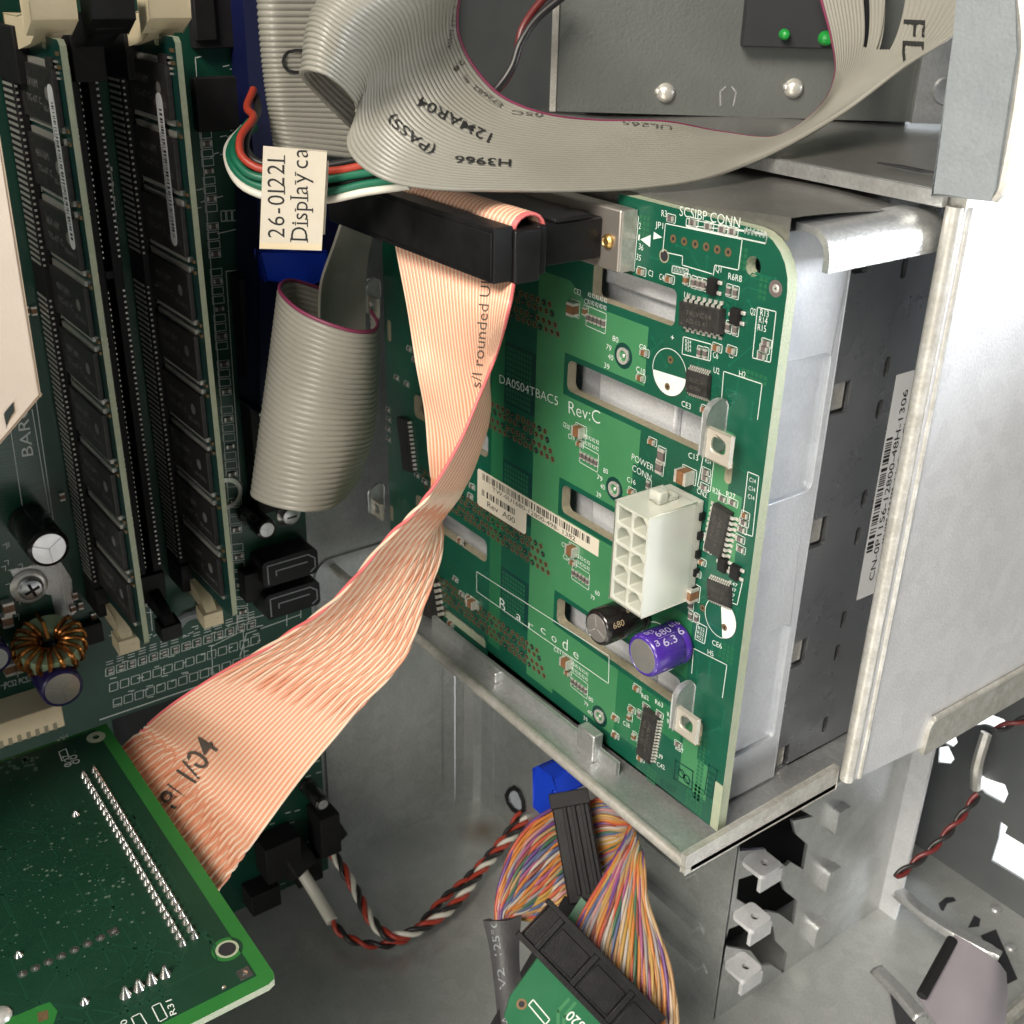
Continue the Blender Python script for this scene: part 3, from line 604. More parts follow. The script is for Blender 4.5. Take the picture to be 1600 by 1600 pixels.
# --- small parts
FRAMES = []
def chipcap(px, py, L=1.7, Wd=.95, ang=0., h=.75, body='mlcc', name='ceramic_capacitor'):
    a, v = FB.px(px, py); F = FB.sub(a, v, 0, R(ang)); b = MB(); FRAMES.append((F, L, Wd))
    b.box(F, -L*.3, L*.3, -Wd/2, Wd/2, .06, h, 0); b.box(F, -L/2, -L*.3, -Wd/2-.02, Wd/2+.02, .05, h+.02, 1); b.box(F, L*.3, L/2, -Wd/2-.02, Wd/2+.02, .05, h+.02, 1)
    return b.build(name, [M[body], M['tin']], bp, smooth=False)
for p in ((1003, 424), (1047, 436), (1008, 551), (1002, 590), (1121, 543), (1144, 547), (1103, 640), (988, 768), (1020, 690), (996, 1075), (988, 1108)): chipcap(*p)
for p in ((899, 482, 2.9, 2.2, 90, 1.6), (908, 673, 3.0, 2.2, 0, 1.6), (897, 859, 2.9, 2.2, 0, 1.6), (888, 1034, 3, 2.2, 0, 1.6), (741, 942, 3, 2.2, 0, 1.7), (1077, 742, 3.2, 2.6, 0, 2.6), (1086, 925, 3, 2.2, 90, 2.4)): chipcap(*p)
for p in ((916, 486, 1.6, .9, 90), (907, 693, 1.6, .9), (896, 879), (888, 1051), (1074, 437, 1.5, .9, 90), (985, 1120, 1.5, .9, 90), (992, 1150, 1.5, .9, 90), (962, 1121), (962, 1148), (1002, 1184, 1.6, 1), (1095, 834, 1.3, .8), (1090, 896, 1.3, .8), (1098, 878, 1.3, .8), (1165, 805, 1.4, .9, 0, .6)): chipcap(*p)
def resistor(px, py, ang=90., L=1.6, Wd=.85): return chipcap(px, py, L, Wd, ang, .5, 'res', 'resistor')
for p in ((1049, 341, 0), (1084, 347, 0), (1108, 353, 0), (1130, 358, 0), (1146, 361, 0), (1085, 441), (1093, 443), (1101, 445), (1140, 454), (1150, 457), (1139, 511), (1150, 515), (1094, 550), (1103, 552), (1198, 536, 0), (1195, 545, 0), (1191, 556, 0),
          (1034, 712, 90, 3, 1.7), (1031, 730, 90, 2.5, 1.7), (1014, 757), (1104, 737, 0), (1103, 747, 0), (1101, 761, 0), (1130, 779, 0), (1146, 785, 0), (1163, 816, 0), (1160, 827, 0), (1157, 842, 0), (1108, 842, 0), (1106, 858, 0), (1080, 962), (1089, 966), (1080, 945), (1010, 1104, 0), (1031, 1116, 0), (1000, 1116), (1003, 1152), (1065, 1124, 0), (1064, 1134, 0), (1060, 1163, 0), (1158, 858, 0)): resistor(*p)
for (px, py) in ((929, 500), (918, 716), (905, 900), (903, 1070)):
    a, v = FB.px(px, py)
    for i in range(5):
        F = FB.sub(a-1.9+i*1.25, v+.1, 0, R(90)); q = MB(); q.box(F, -.5, .5, -.38, .38, .05, .45, 0); q.box(F, -.85, -.5, -.4, .4, .05, .47, 1); q.box(F, .5, .85, -.4, .4, .05, .47, 1)
        q.build('resistor', [M['res'], M['tin']], bp, smooth=False)
def soic(p, q, wd, n, lead=1.1, h=1.5, both=True, pitch=None, ang=None):
    """chip body between the two pixel ends of its long centre line"""
    A, B = V(FB.px(*p)), V(FB.px(*q)); d = B-A; L = d.length; an = math.atan2(d[1], d[0]) if ang is None else ang
    F = FB.sub((A[0]+B[0])/2, (A[1]+B[1])/2, 0, an); b = MB(); b.box(F, -L/2, L/2, -wd/2, wd/2, .12, h*.55, 0); b.box(F, -L/2, L/2, -wd/2, wd/2, h*.55, h, 0, .12)
    o = b.build('chip', M['chip'], bp, smooth=False); b = MB()
    for i in range(n):
        t = (i+.5)/n*L*.94-L*.47; lw = L/n*.26
        for s in (-1, 1):
            y = s*wd/2; e = s*(wd/2+lead)
            P = lambda yy, cc, xx: F.P(xx, yy, cc)
            pts = [(y, h*.5), (y+s*lead*.35, h*.5), (y+s*lead*.55, .1), (e, .08)]
            for k in range(3):
                (ya, ca), (yb, cb) = pts[k], pts[k+1]
                vs = [P(ya, ca, t-lw), P(ya, ca, t+lw), P(yb, cb, t+lw), P(yb, cb, t-lw)]
                b.add(vs+[x+F.w*.18 for x in vs], [(0, 1, 2, 3), (7, 6, 5, 4), (0, 4, 5, 1), (2, 6, 7, 3), (1, 5, 6, 2), (3, 7, 4, 0)])
    b.build('chip_leads', M['tin'], o, smooth=False)
    b = MB(); text(b, F, '74LVC14', (-L*.32, .1), (L*.3, .1), wd*.2, h+.02); text(b, F, 'AD 03 41', (-L*.32, -wd*.3), (L*.2, -wd*.3), wd*.18, h+.02); b.disc(F, -L*.42, -wd*.35, .2, h+.02, 10); b.build('chip_print', M['inkg'], o, smooth=False)
    return o
soic((1070, 488), (1134, 502), 4.6, 7, 1.2, 1.6)
soic((1077, 593), (1112, 604), 4.4, 10, .8, 1.1)
o = soic((1135, 792), (1120, 862), 4.4, 8, 1.5, 1.6)
soic((1110, 918), (1145, 932), 4.4, 10, .8, 1.1)
soic((1022, 1111), (1010, 1182), 4.4, 14, 1.0, 1.4)
soic((633, 652), (643, 735), 5.0, 12, 1.0, 1.4)
soic((676, 902), (684, 960), 6.0, 6, 1.0, 3.2)
def sot(px, py, ang=0):
    a, v = FB.px(px, py); F = FB.sub(a, v, 0, R(ang)); b = MB(); b.box(F, -1.1, 1.0, -1.5, 1.5, .1, 1.15, 0, .12)
    o = b.build('transistor', M['black2'], bp, smooth=False); b = MB()
    for y in (-.95, .95): b.box(F, 1., 2.0, y-.35, y+.35, .05, .55)
    b.box(F, -2, -1.1, -.35, .35, .05, .5); b.build('transistor_legs', M['tin'], o, bevel=.15)
for p in ((1117, 447), (1153, 494), (1133, 881), (1152, 893)): sot(*p)
for p in ((607, 640), (608, 655), (607, 670), (608, 686), (640, 545), (648, 562), (620, 590), (636, 600), (652, 742), (664, 752), (676, 765), (712, 905), (738, 760), (735, 775), (690, 1000), (722, 928)): resistor(*p, 0)
for p in ((700, 770, 2.4, 1.6), (720, 845, 2.0, 1.2), (735, 938, 3, 2.2), (705, 975, 2.2, 1.4)): chipcap(*p)
# through-hole pads of the unpopulated header and the two empty capacitor places
PAD = [M['brass'], M['dark'], M['fr4g']]
for i in range(6):
    b = MB(); a, v = FB.px(1052+i*17.2, 373+i*4.2); b.ring(FB, a, v, .35, .8, .045, 14, 0); b.disc(FB, a, v, .36, .044, 10, 1); b.build('solder_pad', PAD, bp, smooth=False)
for px, py in ((1048, 562), (1043, 604), (1098, 950), (1132, 980)):
    b = MB(); a, v = FB.px(px, py); b.ring(FB, a, v, .3, .75, .06, 14, 0); b.disc(FB, a, v, .32, .058, 10, 1); b.build('solder_pad', PAD, bp, smooth=False)
b = MB(); a, v = FB.px(1038, 400); b.ring(FB, a, v, 1.0, 1.3, .045, 16, 2); b.disc(FB, a, v, 1.02, .046, 14, 1)
b.build('solder_pad', PAD, bp, smooth=False)
# mounting hook slots
for p, q in (((1141, 716), (1139, 752)), ((1094, 1127), (1090, 1160)), ((608, 500), (609, 530)), ((612, 790), (614, 812))):
    b = MB(); A, B = V(FB.px(*p)), V(FB.px(*q)); b.plate(FB, rr(A[0]-.9, A[0]+.9, B[1]-.6, A[1], .85), .01, .03, mi=0); b.build('keyhole_slot', M['fr4g'], bp, smooth=False)
b = MB(); a0, b0 = FB.px(1100, 1203); b.plate(FB, [(144.3, 117), (146.5, 117), (146.5, 129), (144.3, 129)], .0, .25); b.build('edge_strip', M['fr4'], bp)
# barcode sticker across the board
b = MB(); q = pb((747, 731), (958, 858), (958, 884), (823, 804), (819, 834), (747, 790))
A, B = V(q[0]), V(q[1]); 
zt_, zb_, zl_ = 168.8, 164.3, 157.6
x0, x1, x2 = q[0][0], 103.0, q[3][0]
A = FB.px(747, 731); zt_ = A[1]
zb_ = FB.px(958, 884)[1]; zl_ = FB.px(819, 834)[1]
poly = [(x0, zl_+.6), (x0+.6, zl_), (x2-.6, zl_), (x2, zl_+.6), (x2, zb_), (x1, zb_), (x1, zt_), (x0+.5, zt_), (x0, zt_-.5)]
b.plate(FB, poly, .05, .14); o = b.build('sticker', M['paper'], bp, smooth=False)
b = MB(); zz = zt_; hh = zt_-zb_
barcode(b, FB, (x0+2.2, zz-2.3), (x1-2.6, zz-2.3), 1.8, .16, 60, seed=2)
text(b, FB, 'TW-0U1680-12800-498- 1382', (x0+6.4, zz-3.75), (x1-8, zz-3.75), 1.1, .16)
barcode(b, FB, (x0+2, zl_+3.4), (x2-3.6, zl_+3.4), 1.7, .16, 16, seed=4)
text(b, FB, 'Rev  A00', (x0+4.4, zl_+1.2), (x2-4.4, zl_+1.2), 1.5, .16)
b.build('sticker_print', M['ink'], o, smooth=False)
b = SILK
for F, L_, W_ in FRAMES:
    b.line(F, [(-L_/2-.35, -W_/2-.3), (L_/2+.35, -W_/2-.3), (L_/2+.35, W_/2+.3), (-L_/2-.35, W_/2+.3)], .13, .055, closed=True)
b.build('silkscreen', M['silk'], bp, smooth=False)
# --- nylon power socket
a0, vt = FB.px(1092, 782)
ps = [FB.px(*p, 14.5) for p in ((961, 777), (1012, 812), (1006, 968), (955, 934))]
xa, xb = (ps[0][0]+ps[3][0])/2, (ps[1][0]+ps[2][0])/2; za, zc = (ps[2][1]+ps[3][1])/2, (ps[0][1]+ps[1][1])/2
H = 14.5; holes = []; nr = 5
cw = (xb-xa-.9)/2; ch = (zc-za-.9)/nr
def cell(i, j):
    x_ = xa+.45+cw*i+.35; z_ = za+.45+ch*j+.35; w_, h_ = cw-.7, ch-.7; k = min(w_, h_)*.34
    if (i+j) % 2: return [(x_, z_), (x_+w_, z_), (x_+w_, z_+h_-k), (x_+w_-k, z_+h_), (x_+k, z_+h_), (x_, z_+h_-k)]
    return [(x_, z_), (x_+w_, z_), (x_+w_, z_+h_), (x_, z_+h_)]
b = MB(); cells = [cell(i, j) for i in range(2) for j in range(nr)]
b.plate(FB, [(xa, za), (xb, za), (xb, zc), (xa, zc)], 2.5, H, cells); b.box(FB, xa, xb, za, zc, .3, 2.45)
sk = b.build('power_socket', M['nylon'], bp, bevel=.25, ang=30)
b = MB(); b.box(FB, (xa+xb)/2-1.2, (xa+xb)/2+1.6, zc, zc+1.2, 4, 9.5); b.box(FB, (xa+xb)/2-1.4, (xa+xb)/2+1.8, zc, zc+2.6, 7, 9.5); b.build('socket_latch', M['nylon'], sk, bevel=.4)
for i in range(2):
    for j in range(nr):
        b = MB(); xm, zm = xa+.45+cw*(i+.5), za+.45+ch*(j+.5); b.box(FB, xm-.55, xm+.55, zm-.4, zm+.4, 2.4, 9); b.build('socket_pin', M['tin'], sk, smooth=False)
b = MB()
for i in range(5): b.box(FB, xb, xb+.5, za+1+i*ch, za+2.6+i*ch, .1, 1.4)
b.build('socket_feet', M['black'], sk)
# --- electrolytic capacitors lying out from the board
def cancap(base, tip, r, name, sl, top, h0=.3, mark=None, label=None):
    A = V(FB.P(*FB.px(*base), h0)); n_ = FB.w; 
    F = Frame(A, FB.u, FB.v, FB.w)
    Lh = tip; b = MB()
    prof = [(r-.5, 0), (r, .5), (r, 1.4), (r-.35, 1.9), (r, 2.4), (r, Lh-.9), (r-.25, Lh-.3), (r-.8, Lh), (r-.95, Lh-.15)]
    b.lathe(F, 0, 0, prof, 40); b.disc(F, 0, 0, r-.5, 0, 30)
    o = b.build(name, sl, bp, ang=50); b = MB(); b.lathe(F, 0, 0, [(r-.92, Lh-.2), (r-1.0, Lh-.05), (.01, Lh-.02)], 36); b.build('can_top', top, o)
    if label: o['label'] = label
    return o, F
def cyl_map(F, r): return lambda s_, h: F.P((r+.03)*math.cos(s_/r), (r+.03)*math.sin(s_/r), h)
c1_, F1 = cancap((1000, 955), 12.0, 4.1, 'capacitor', M['blacks'], M['alu'], label='glossy black can capacitor with a Y-shaped vent')
b = MB()
for t in (100, 220, 340): b.line(F1, [(0, 0), (2.9*math.cos(R(t)), 2.9*math.sin(R(t)))], .3, 12.02)
b.build('vent_score', M['edge'], c1_, smooth=False)
b = MB(); mp = cyl_map(F1, 4.1); mk = lambda s_, p0, p1, h: text(b, F1, s_, p0, p1, h, 0, mp=mp)
mk('680', (4.1*R(18), 10.6), (4.1*R(18), 7.6), 1.3); mk('6.3V 105', (4.1*R(48), 6), (4.1*R(48), 2), .9)
b.build('sleeve_print', M['printg'], c1_, smooth=False)
c2_, F3 = cancap((1062, 1001), 10.2, 4.65, 'capacitor', M['purple'], M['alu'], label='purple sleeved can capacitor with silver print')
b = MB(); mp = cyl_map(F3, 4.65); ml = lambda s_, t0, h0, t1, h1_, hh: text(b, F3, s_, (4.65*R(t0), h0), (4.65*R(t1), h1_), hh, 0, mp=mp)
ml('680', 72, 7.6, 72, 3.6, 1.6); ml('6.3', 42, 7.4, 42, 3.8, 1.7); b.line(F3, [], .1, 0); ml('-', 66, 7.8, 66, 3.2, .35)
ml('616', 110, 1.4+1.6, 70, 1.4+1.6, 1.5) if False else None
ml('0(3', 92, 9.2, 92, 7.0, 1.3); ml('3', 50, 9.2, 50, 8.2, 1.3); ml('616', 84, 3.0, 84, .4, 1.4); ml('6', 54, 2.6, 54, 1.2, 1.7)
b.line(F3, [], .1, 0)
for t in range(0, 360, 24):
    text(b, F3, '0(C*'[(t//24) % 4], (4.65*R(t+190), 9.3), (4.65*R(t+204), 9.3), .0+.75, 0, mp=lambda s_, h: F3.P((4.65-.45*(max(h-9.2, 0)))*math.cos(s_/4.65)*1.005, (4.65-.45*(max(h-9.2, 0)))*math.sin(s_/4.65)*1.005, h))
b.build('sleeve_print', M['print'], c2_, smooth=False)
# steel hooks that hold the board
def hook(px, py, k, big):
    a, v = FB.px(px, py); F = Frame(FB.P(a, v, 0), (0, -1, 0), (0, 0, 1), (1, 0, 0)); b = MB()
    s = big
    P = [(0, 0), (5.5*s, 0), (5.5*s, 7.2*s), (5.2*s, 8.6*s), (4.4*s, 9.7*s), (3.2*s, 10.3*s), (1.8*s, 10.4*s), (.6*s, 10.0*s), (0, 9*s)]
    b.plate(F, P, -.5, .5); o = b.build('board_hook', M['zincd'], cage, bevel=.3)
    b = MB(); F2 = Frame(FB.P(a+.9*s, v-.3, 4.4*s), (1, 0, 0), (0, 0, 1), (0, -1, 0))
    b.plate(F2, [(-1.0, 0), (5.6*s, 0), (5.6*s, 6*s), (-1.0, 6*s)], -.35, .35, [rr(.6, 4.3*s, 1.7*s, 4.7*s, 1.1, 3)]); b.build('hook_plate', M['hookm'], o, bevel=.2)
hook(1127, 702, 0, 1.0); hook(1078, 1125, 0, 1.0); hook(594, 484, 0, .85); hook(600, 796, 0, .85)
# ------------------------------------------------------------------ motherboard
mb_ = thing('motherboard', (0, 60, 5), 'dark green motherboard upright at the left with black memory sockets and soldered parts', 'motherboard')
pm = lambda *L: [FM.px(*p) for p in L]
YR = 128.8
n0 = FM.px(168, 1122); n1 = FM.px(330, 1060)
b = MB()
b.plate(FM, [(-200, 4), (YR, 4), (YR, 400), (-200, 400)], -1.6, 0, [[(n0[0]+1, n0[1]-26), (YR-22, n0[1]-26), (YR-22, n0[1]-1), (n0[0]+1, n0[1]-1)]])
b.build('board', M['maskmb'], mb_, smooth=False)
b = MB(); b.plate(FM, [(60, 70), (120, 70), (120, 118), (60, 118)], -5.9, -3); b.build('cutout_shade_sheet', M['dark'], mb_)  # dark sheet standing in for the shade behind the board cut-out
# silkscreen, traces, tiny parts
rnd = random.Random(11)
b = MB(); c = .05
text(b, FM, 'BARCODE', FM.px(52, 711), FM.px(33, 560), 2.6, c)
for i in range(30):     # fan of traces below the shroud
    p = (rnd.uniform(-20, 10), 690+i*4.3); q = (62+i*.25+rnd.uniform(-14, 8), 672+i*4.6)
    b.line(FM, pm(p, (q[0]-22, q[1]+8), q), .1, .03, 1)
b.line(FM, pm((16, 668), (38, 812)), .2, c); b.line(FM, pm((50, 640), (77, 800)), .2, c); b.line(FM, pm((28, 430), (110, 1000)), .2, c)
for px0, px1 in (((170, 255), (238, 985)), ((158, 250), (226, 985)), ((305, 90), (372, 985))):
    b.line(FM, pm(px0, px1), .2, c)
for i in range(60):
    t = i/60; x = 158+66*t+9; y = 260+700*t
    b.line(FM, pm((x-9, y), (x+6, y-2), (x+7, y+8), (x-8, y+9)), .16, c, closed=True) if i % 4 else None
    x2 = 305+66*t+9; y2 = 120+860*t
    if i % 5: b.line(FM, pm((x2-9, y2), (x2+9, y2-2), (x2+10, y2+9), (x2-8, y2+11)), .16, c, closed=True)
b.line(FM, pm((340, 365), (395, 352), (395, 395)), .2, c); b.line(FM, pm((353, 424), (388, 420), (412, 800), (378, 800)), .2, c, closed=True)
b.sheet(FM, pm((393, 418), (394, 430), (403, 424))[::-1], c)
for i in range(12):
    b.line(FM, pm((345+i*9, 330-i*.5), (352+i*9, 329-i*.5), (353+i*9, 345-i*.5), (346+i*9, 346-i*.5)), .18, c, closed=True)
for k in range(3):      # printed frames along the lower edge
    for i in range(14):
        x = 165+i*17+k*6; y = 1045-k*0+k*24-i*5.6
        b.line(FM, pm((x, y), (x+13, y-4), (x+13, y+8), (x, y+12)), .18, c, closed=True)
        for j in range(3): b.line(FM, pm((x+1, y-6-j*4), (x+11, y-9-j*4)), .2, c) if k == 0 and rnd.random() < .8 else None
b.line(FM, pm((330, 1010), (380, 985), (382, 1040), (333, 1060)), .2, c, closed=True); b.line(FM, pm((362, 975), (470, 945)), .2, c); b.line(FM, pm((375, 1025), (385, 990), (470, 960)), .25, c)
b.line(FM, pm((448, 950), (448, 978)), .2, c); b.line(FM, pm((470, 944), (470, 965)), .2, c)
text(b, FM, 'PCS2 PCS3', FM.px(8, 1075), FM.px(48, 1064), 1.7, c)
for i in range(120):
    px, py = rnd.uniform(165, 480), rnd.uniform(975, 1110)
    if py > 1115-(px-165)*.36: continue
    b.line(FM, pm((px, py), (px+rnd.choice((4, 6, 9)), py-2)), .25, c)
b.line(FM, [(n0[0]-2, n0[1]+.3), (YR-1, n0[1]+.3)], .35, c)
for i in range(40):
    px, py = rnd.uniform(0, 60), rnd.uniform(820, 1150)
    b.line(FM, pm((px, py), (px+6, py-2), (px+6, py+5)), .2, c)
for i in range(26):
    px, py = rnd.uniform(415, 500), rnd.uniform(1180, 1390); b.line(FM, pm((px, py), (px+7, py-2)), .25, c)
for i in range(40):
    px, py = rnd.uniform(300, 400), rnd.uniform(-20, 330); b.line(FM, pm((px, py), (px+rnd.choice((5, 9)), py-2)), .22, c)
b.build('silkscreen', [M['silk'], M['maskm']], mb_, smooth=False)
def mres(px, py, L=1.5, Wd=.8, ang=90, body='res', h=.5, name='resistor'):
    a, v = FM.px(px, py); F = FM.sub(a, v, 0, R(ang)); b = MB()
    b.box(F, -L*.28, L*.28, -Wd/2, Wd/2, .06, h, 0); b.box(F, -L/2, -L*.28, -Wd/2, Wd/2, .05, h+.02, 1); b.box(F, L*.28, L/2, -Wd/2, Wd/2, .05, h+.02, 1)
    return b.build(name, [M[body], M['tin']], mb_, smooth=False)
for i in range(0, 60, 2):
    t = i/60; mres(158+66*t+9, 264+700*t, 2.2, 1.0, 0)
for i in range(1, 60, 3):
    t = i/60; mres(305+66*t+10, 124+860*t, 2.2, 1.0, 0)
for i in range(14): mres(172+i*17, 1048-i*5.6, 1.4, 1.1, 90)
for (px, py) in ((10, 945), (12, 1040), (30, 1035), (46, 1030), (8, 965)): mres(px, py, 3.4, 2.6, 90, 'mlcc', 2.6, 'ceramic_capacitor')
for (px, py) in ((40, 485), (52, 485), (96, 775), (116, 930), (113, 950), (125, 945), (145, 962)): mres(px, py, 2, 1.2, 90, 'mlcc', .9, 'ceramic_capacitor')
# memory sockets
def socket(yc, lat, latm, nm):
    b = MB(); F = Frame((0, yc, 0), (0, 1, 0), (0, 0, 1), (1, 0, 0)); z0, z1 = 131, 267
    b.box(F, -3.2, -.9, z0, z1, 0, 9); b.box(F, .9, 3.2, z0, z1, 0, 9); b.box(F, -.9, .9, z0, z1, 0, 4)
    b.box(F, -3.4, 3.4, z1-9, z1+2, 0, 15); b.box(F, -3.4, 3.4, z0-1, z0+7, 0, 10); b.box(F, -1, 1, 215, 217, 0, 9)
    o = b.build('memory_socket', M['black2'], mb_, bevel=.25)
    b = MB()
    for i in range(92):
        z = z0+9+i*1.33
        if abs(z-216) < 3: continue
        b.box(F, -3.0, -2.5, z, z+.45, 9, 9.25); b.box(F, 2.5, 3.0, z, z+.45, 9, 9.25)
        b.box(F, -3.3, -3.2, z, z+.6, 1, 8); b.box(F, -.95, -.75, z, z+.4, 5, 9.1)
    b.build('socket_contacts', M['tin'], o, smooth=False)
    # ejector latches at both ends
    for s, zz in ((1, z1+1), (-1, z0-1)):
        b = MB(); F2 = Frame((8, yc, zz), (1, 0, 0), (0, 0, s), (0, 1, 0))
        kz = 1 if s > 0 else .52; b.plate(F2, [(0, -4), (8*kz, -3), (16*kz, -1.5), (22*kz, 1), (24*kz, 7*kz), (20*kz, 7.5*kz), (16.5*kz, 4*kz), (10*kz, 3*kz), (0, 3*kz)], -2.6*kz, 2.6*kz)
        b.plate(F2, [(20, 0), (25, 3), (25.5, 8), (20, 8)], -4.3, 4.3) if s > 0 else b.plate(F2, [(8, 1), (12.5, 2), (12.5, 6), (8, 5)], -2.6, 2.6)
        b.build('socket_latch', M[latm], o, bevel=.3)
for yc, lm in ((68.7, 'ivory'), (79.8, 'black'), (91.0, 'ivory')): socket(yc, None, lm, '')
# memory modules
def module(yc):
    t = thing('memory_module', (21, yc, 135), 'x', 'memory module', 'memory modules in the sockets')
    F = Frame((0, yc, 0), (1, 0, 0), (0, 0, 1), (0, -1, 0))       # a = x, b = z, c towards the visible side
    b = MB(); z0, z1 = 134.5, 267.8
    b.plate(F, [(4, z0+1), (8, z0), (35, z0), (36, z0+1), (36, z1-1), (35, z1), (28, z1), (27, z1-2.2), (25, z1-2.2), (24, z1), (8, z1), (4, z1-1)], -.63, .63)
    for i, f in enumerate(b.f):
        nrm = (b.v[f[1]]-b.v[f[0]]).cross(b.v[f[2]]-b.v[f[0]])
        if nrm.length > 1e-9 and abs(nrm.normalized().dot(F.w)) < .5: b.m[i] = 1
    b.build('module_board', [M['maskd'], M['fr4']], t, smooth=False)
    for i in range(9):
        zc = z0+10.2+i*14.05
        for s in (1, -1):
            b = MB(); c0, c1 = (.75, 1.85) if s > 0 else (-1.85, -.75)
            b.box(F, 9, 32.6, zc-5.3, zc+5.3, c0, c1); o = b.build('memory_chip', M['chip'], t, bevel=.1)
            b = MB()
            for k in range(34):
                x = 9.8+k*.66
                for e in (-1, 1): b.box(F, x, x+.42, zc+5.3 if e > 0 else zc-6.5, zc+6.5 if e > 0 else zc-5.3, s*.68-.05, s*1.1+.05)
            b.build('chip_leads', M['tin'], o, smooth=False)
            if s > 0:
                b = MB(); text(b, F, '46V16M', (13, zc+1), (22, zc+1), 1.6, 1.87); text(b, F, 'TG-6T C', (13, zc-2), (23, zc-2), 1.3, 1.87); b.disc(F, 27.5, zc+.5, 1.3, 1.87, 14); text(b, F, 'SG 0412', (24, zc-3), (31, zc-3), 1.0, 1.87); b.build('chip_print', M['chipink'], o, smooth=False)
        for dz in (5.8, 8.2):
            for s in (1, -1):
                b = MB(); b.box(F, 33.6, 35.0, zc+dz-.35, zc+dz+.35, .64 if s > 0 else -1.0, 1.0 if s > 0 else -.64); b.build('chip_resistor', M['brass'], t, smooth=False)
    b = MB(); b.box(F, 28, 32, z1-7, z1-3.5, .64, 1.5); b.build('memory_controller', M['chip'], t, smooth=False)
    b = MB()
    for k in range(4): b.box(F, 32, 33.6, z1-7.2+k, z1-6.8+k, .64, 1.0)
    b.build('controller_leads', M['tin'], t, smooth=False)
    # long rounded sticker
    q = [V(F.px(p, r_, 1.95)) for p, r_ in (((78, 140), (113, 382)) if yc < 80 else ((246, 152), (274, 378)))]
    L_ = abs(q[0][1]-q[1][1]); xc = (q[0][0]+q[1][0])/2; zc = (q[0][1]+q[1][1])/2
    b = MB(); b.plate(F, rr(xc-1.7, xc+1.7, zc-L_/2-1, zc+L_/2+1, 1.65, 6), 1.88, 1.98); o = b.build('sticker', M['label2'], t, smooth=False)
    b = MB(); F3 = Frame(F.P(xc, zc-L_/2+1, 2.0), (0, 0, 1), (-1, 0, 0), (0, -1, 0)); barcode(b, F3, (0, -1.1), (L_-3, -1.1), 1.5, 0, 44, seed=int(yc)); text(b, F3, '54400003 0429 ASSEMBLED', (3, .65), (L_-8, .65), .6, 0); b.build('sticker_print', M['ink'], o, smooth=False)
    return t
tag(module(68.7), 'memory module nearest the cream shroud, its long barcode sticker beside an ivory latch')
tag(module(91.0), 'memory module farther from the cream shroud, nearest the grey ribbon roll, with a barcode sticker')
# can capacitors of the motherboard
def mcan(base, tip, r, Lh, sl, name='capacitor', top='alu', label=None):
    A = V(FM.P(*FM.px(*base), .2)); 
    F = Frame(A, (0, 1, 0), (0, 0, 1), (1, 0, 0)); b = MB()
    b.lathe(F, 0, 0, [(r-.4, 0), (r, .4), (r, 1.4), (r-.3, 1.9), (r, 2.4), (r, Lh-.8), (r-.2, Lh-.25), (r-.8, Lh), (r-.95, Lh-.15)], 36)
    o = b.build(name, M[sl], mb_, ang=50); b = MB(); b.lathe(F, 0, 0, [(r-.9, Lh-.2), (r-1., Lh-.05), (.01, Lh-.02)], 32); b.build('can_top', M[top], o)
    b = MB()
    for t in (35, 155, 275): b.line(F, [(0, 0), ((r-1.2)*math.cos(R(t)), (r-1.2)*math.sin(R(t)))], .22, Lh+.03)
    b.build('vent_score', M['zincd'], o, smooth=False); b = MB(); b.plate(F, [((r+.04)*math.cos(R(t)), (r+.04)*math.sin(R(t))) for t in range(-60, -19, 8)]+[((r-.3)*math.cos(R(-40)), (r-.3)*math.sin(R(-40)))], 3, Lh-1.2) 
    b.build('sleeve_stripe', M['navy'], o)
    if label: o['label'] = label
    return o
mcan((44, 815), (75, 862), 4.8, 17, 'blacks', label='large black can capacitor with bright top')
mcan((64, 1024), (108, 1092), 5.2, 18, 'navy', label='navy sleeved can capacitor below the copper coil')
mcan((-32, 990), (-5, 1020), 4.0, 14, 'navy')
mcan((385, 800), (412, 832), 3.0, 13, 'blacks')
mcan((477, 1225), (510, 1256), 2.6, 12, 'blacks')
# toroid coil
b = MB(); A = FM.P(*FM.px(62, 985), 8.5); Ft = frame_to(A, (.38, -.1, .95)); Rm, rm = 5.6, 2.3
prof = [(Rm+rm*.9, -2.6), (Rm+rm, -2), (Rm+rm, 2), (Rm+rm*.9, 2.6), (Rm-rm*.9, 2.6), (Rm-rm, 2), (Rm-rm, -2), (Rm-rm*.9, -2.6), (Rm+rm*.9, -2.6)]
b.lathe(Ft, 0, 0, prof, 32); coil = b.build('toroid_coil', M['core'], mb_, ang=50); coil['label'] = 'copper wound toroid coil with a green core'
b = MB()
for i in range(15):
    t = R(-230+i*20); d = Ft.u*math.cos(t)+Ft.v*math.sin(t); cen = Ft.o+d*Rm; n2 = Ft.u*-math.sin(t)+Ft.v*math.cos(t)
    k = 14; path = []
    for j in range(k+1):
        f = 2*math.pi*j/k; cx_ = math.copysign(abs(math.cos(f))**.6, math.cos(f)); cy_ = math.copysign(abs(math.sin(f))**.6, math.sin(f))
        path.append(cen+d*(rm+.62)*cx_+Ft.w*3.25*cy_+n2*(.55*j/k-.27))
    b.tube(path, .62, 8)
b.build('copper_winding', M['copper'], coil)
b = MB(); b.tube([A+Ft.w*3, A+Ft.w*5+V((-2, 0, 2)), FM.P(*FM.px(56, 958), 0)], .5, 8); b.build('coil_lead', M['copper'], coil)
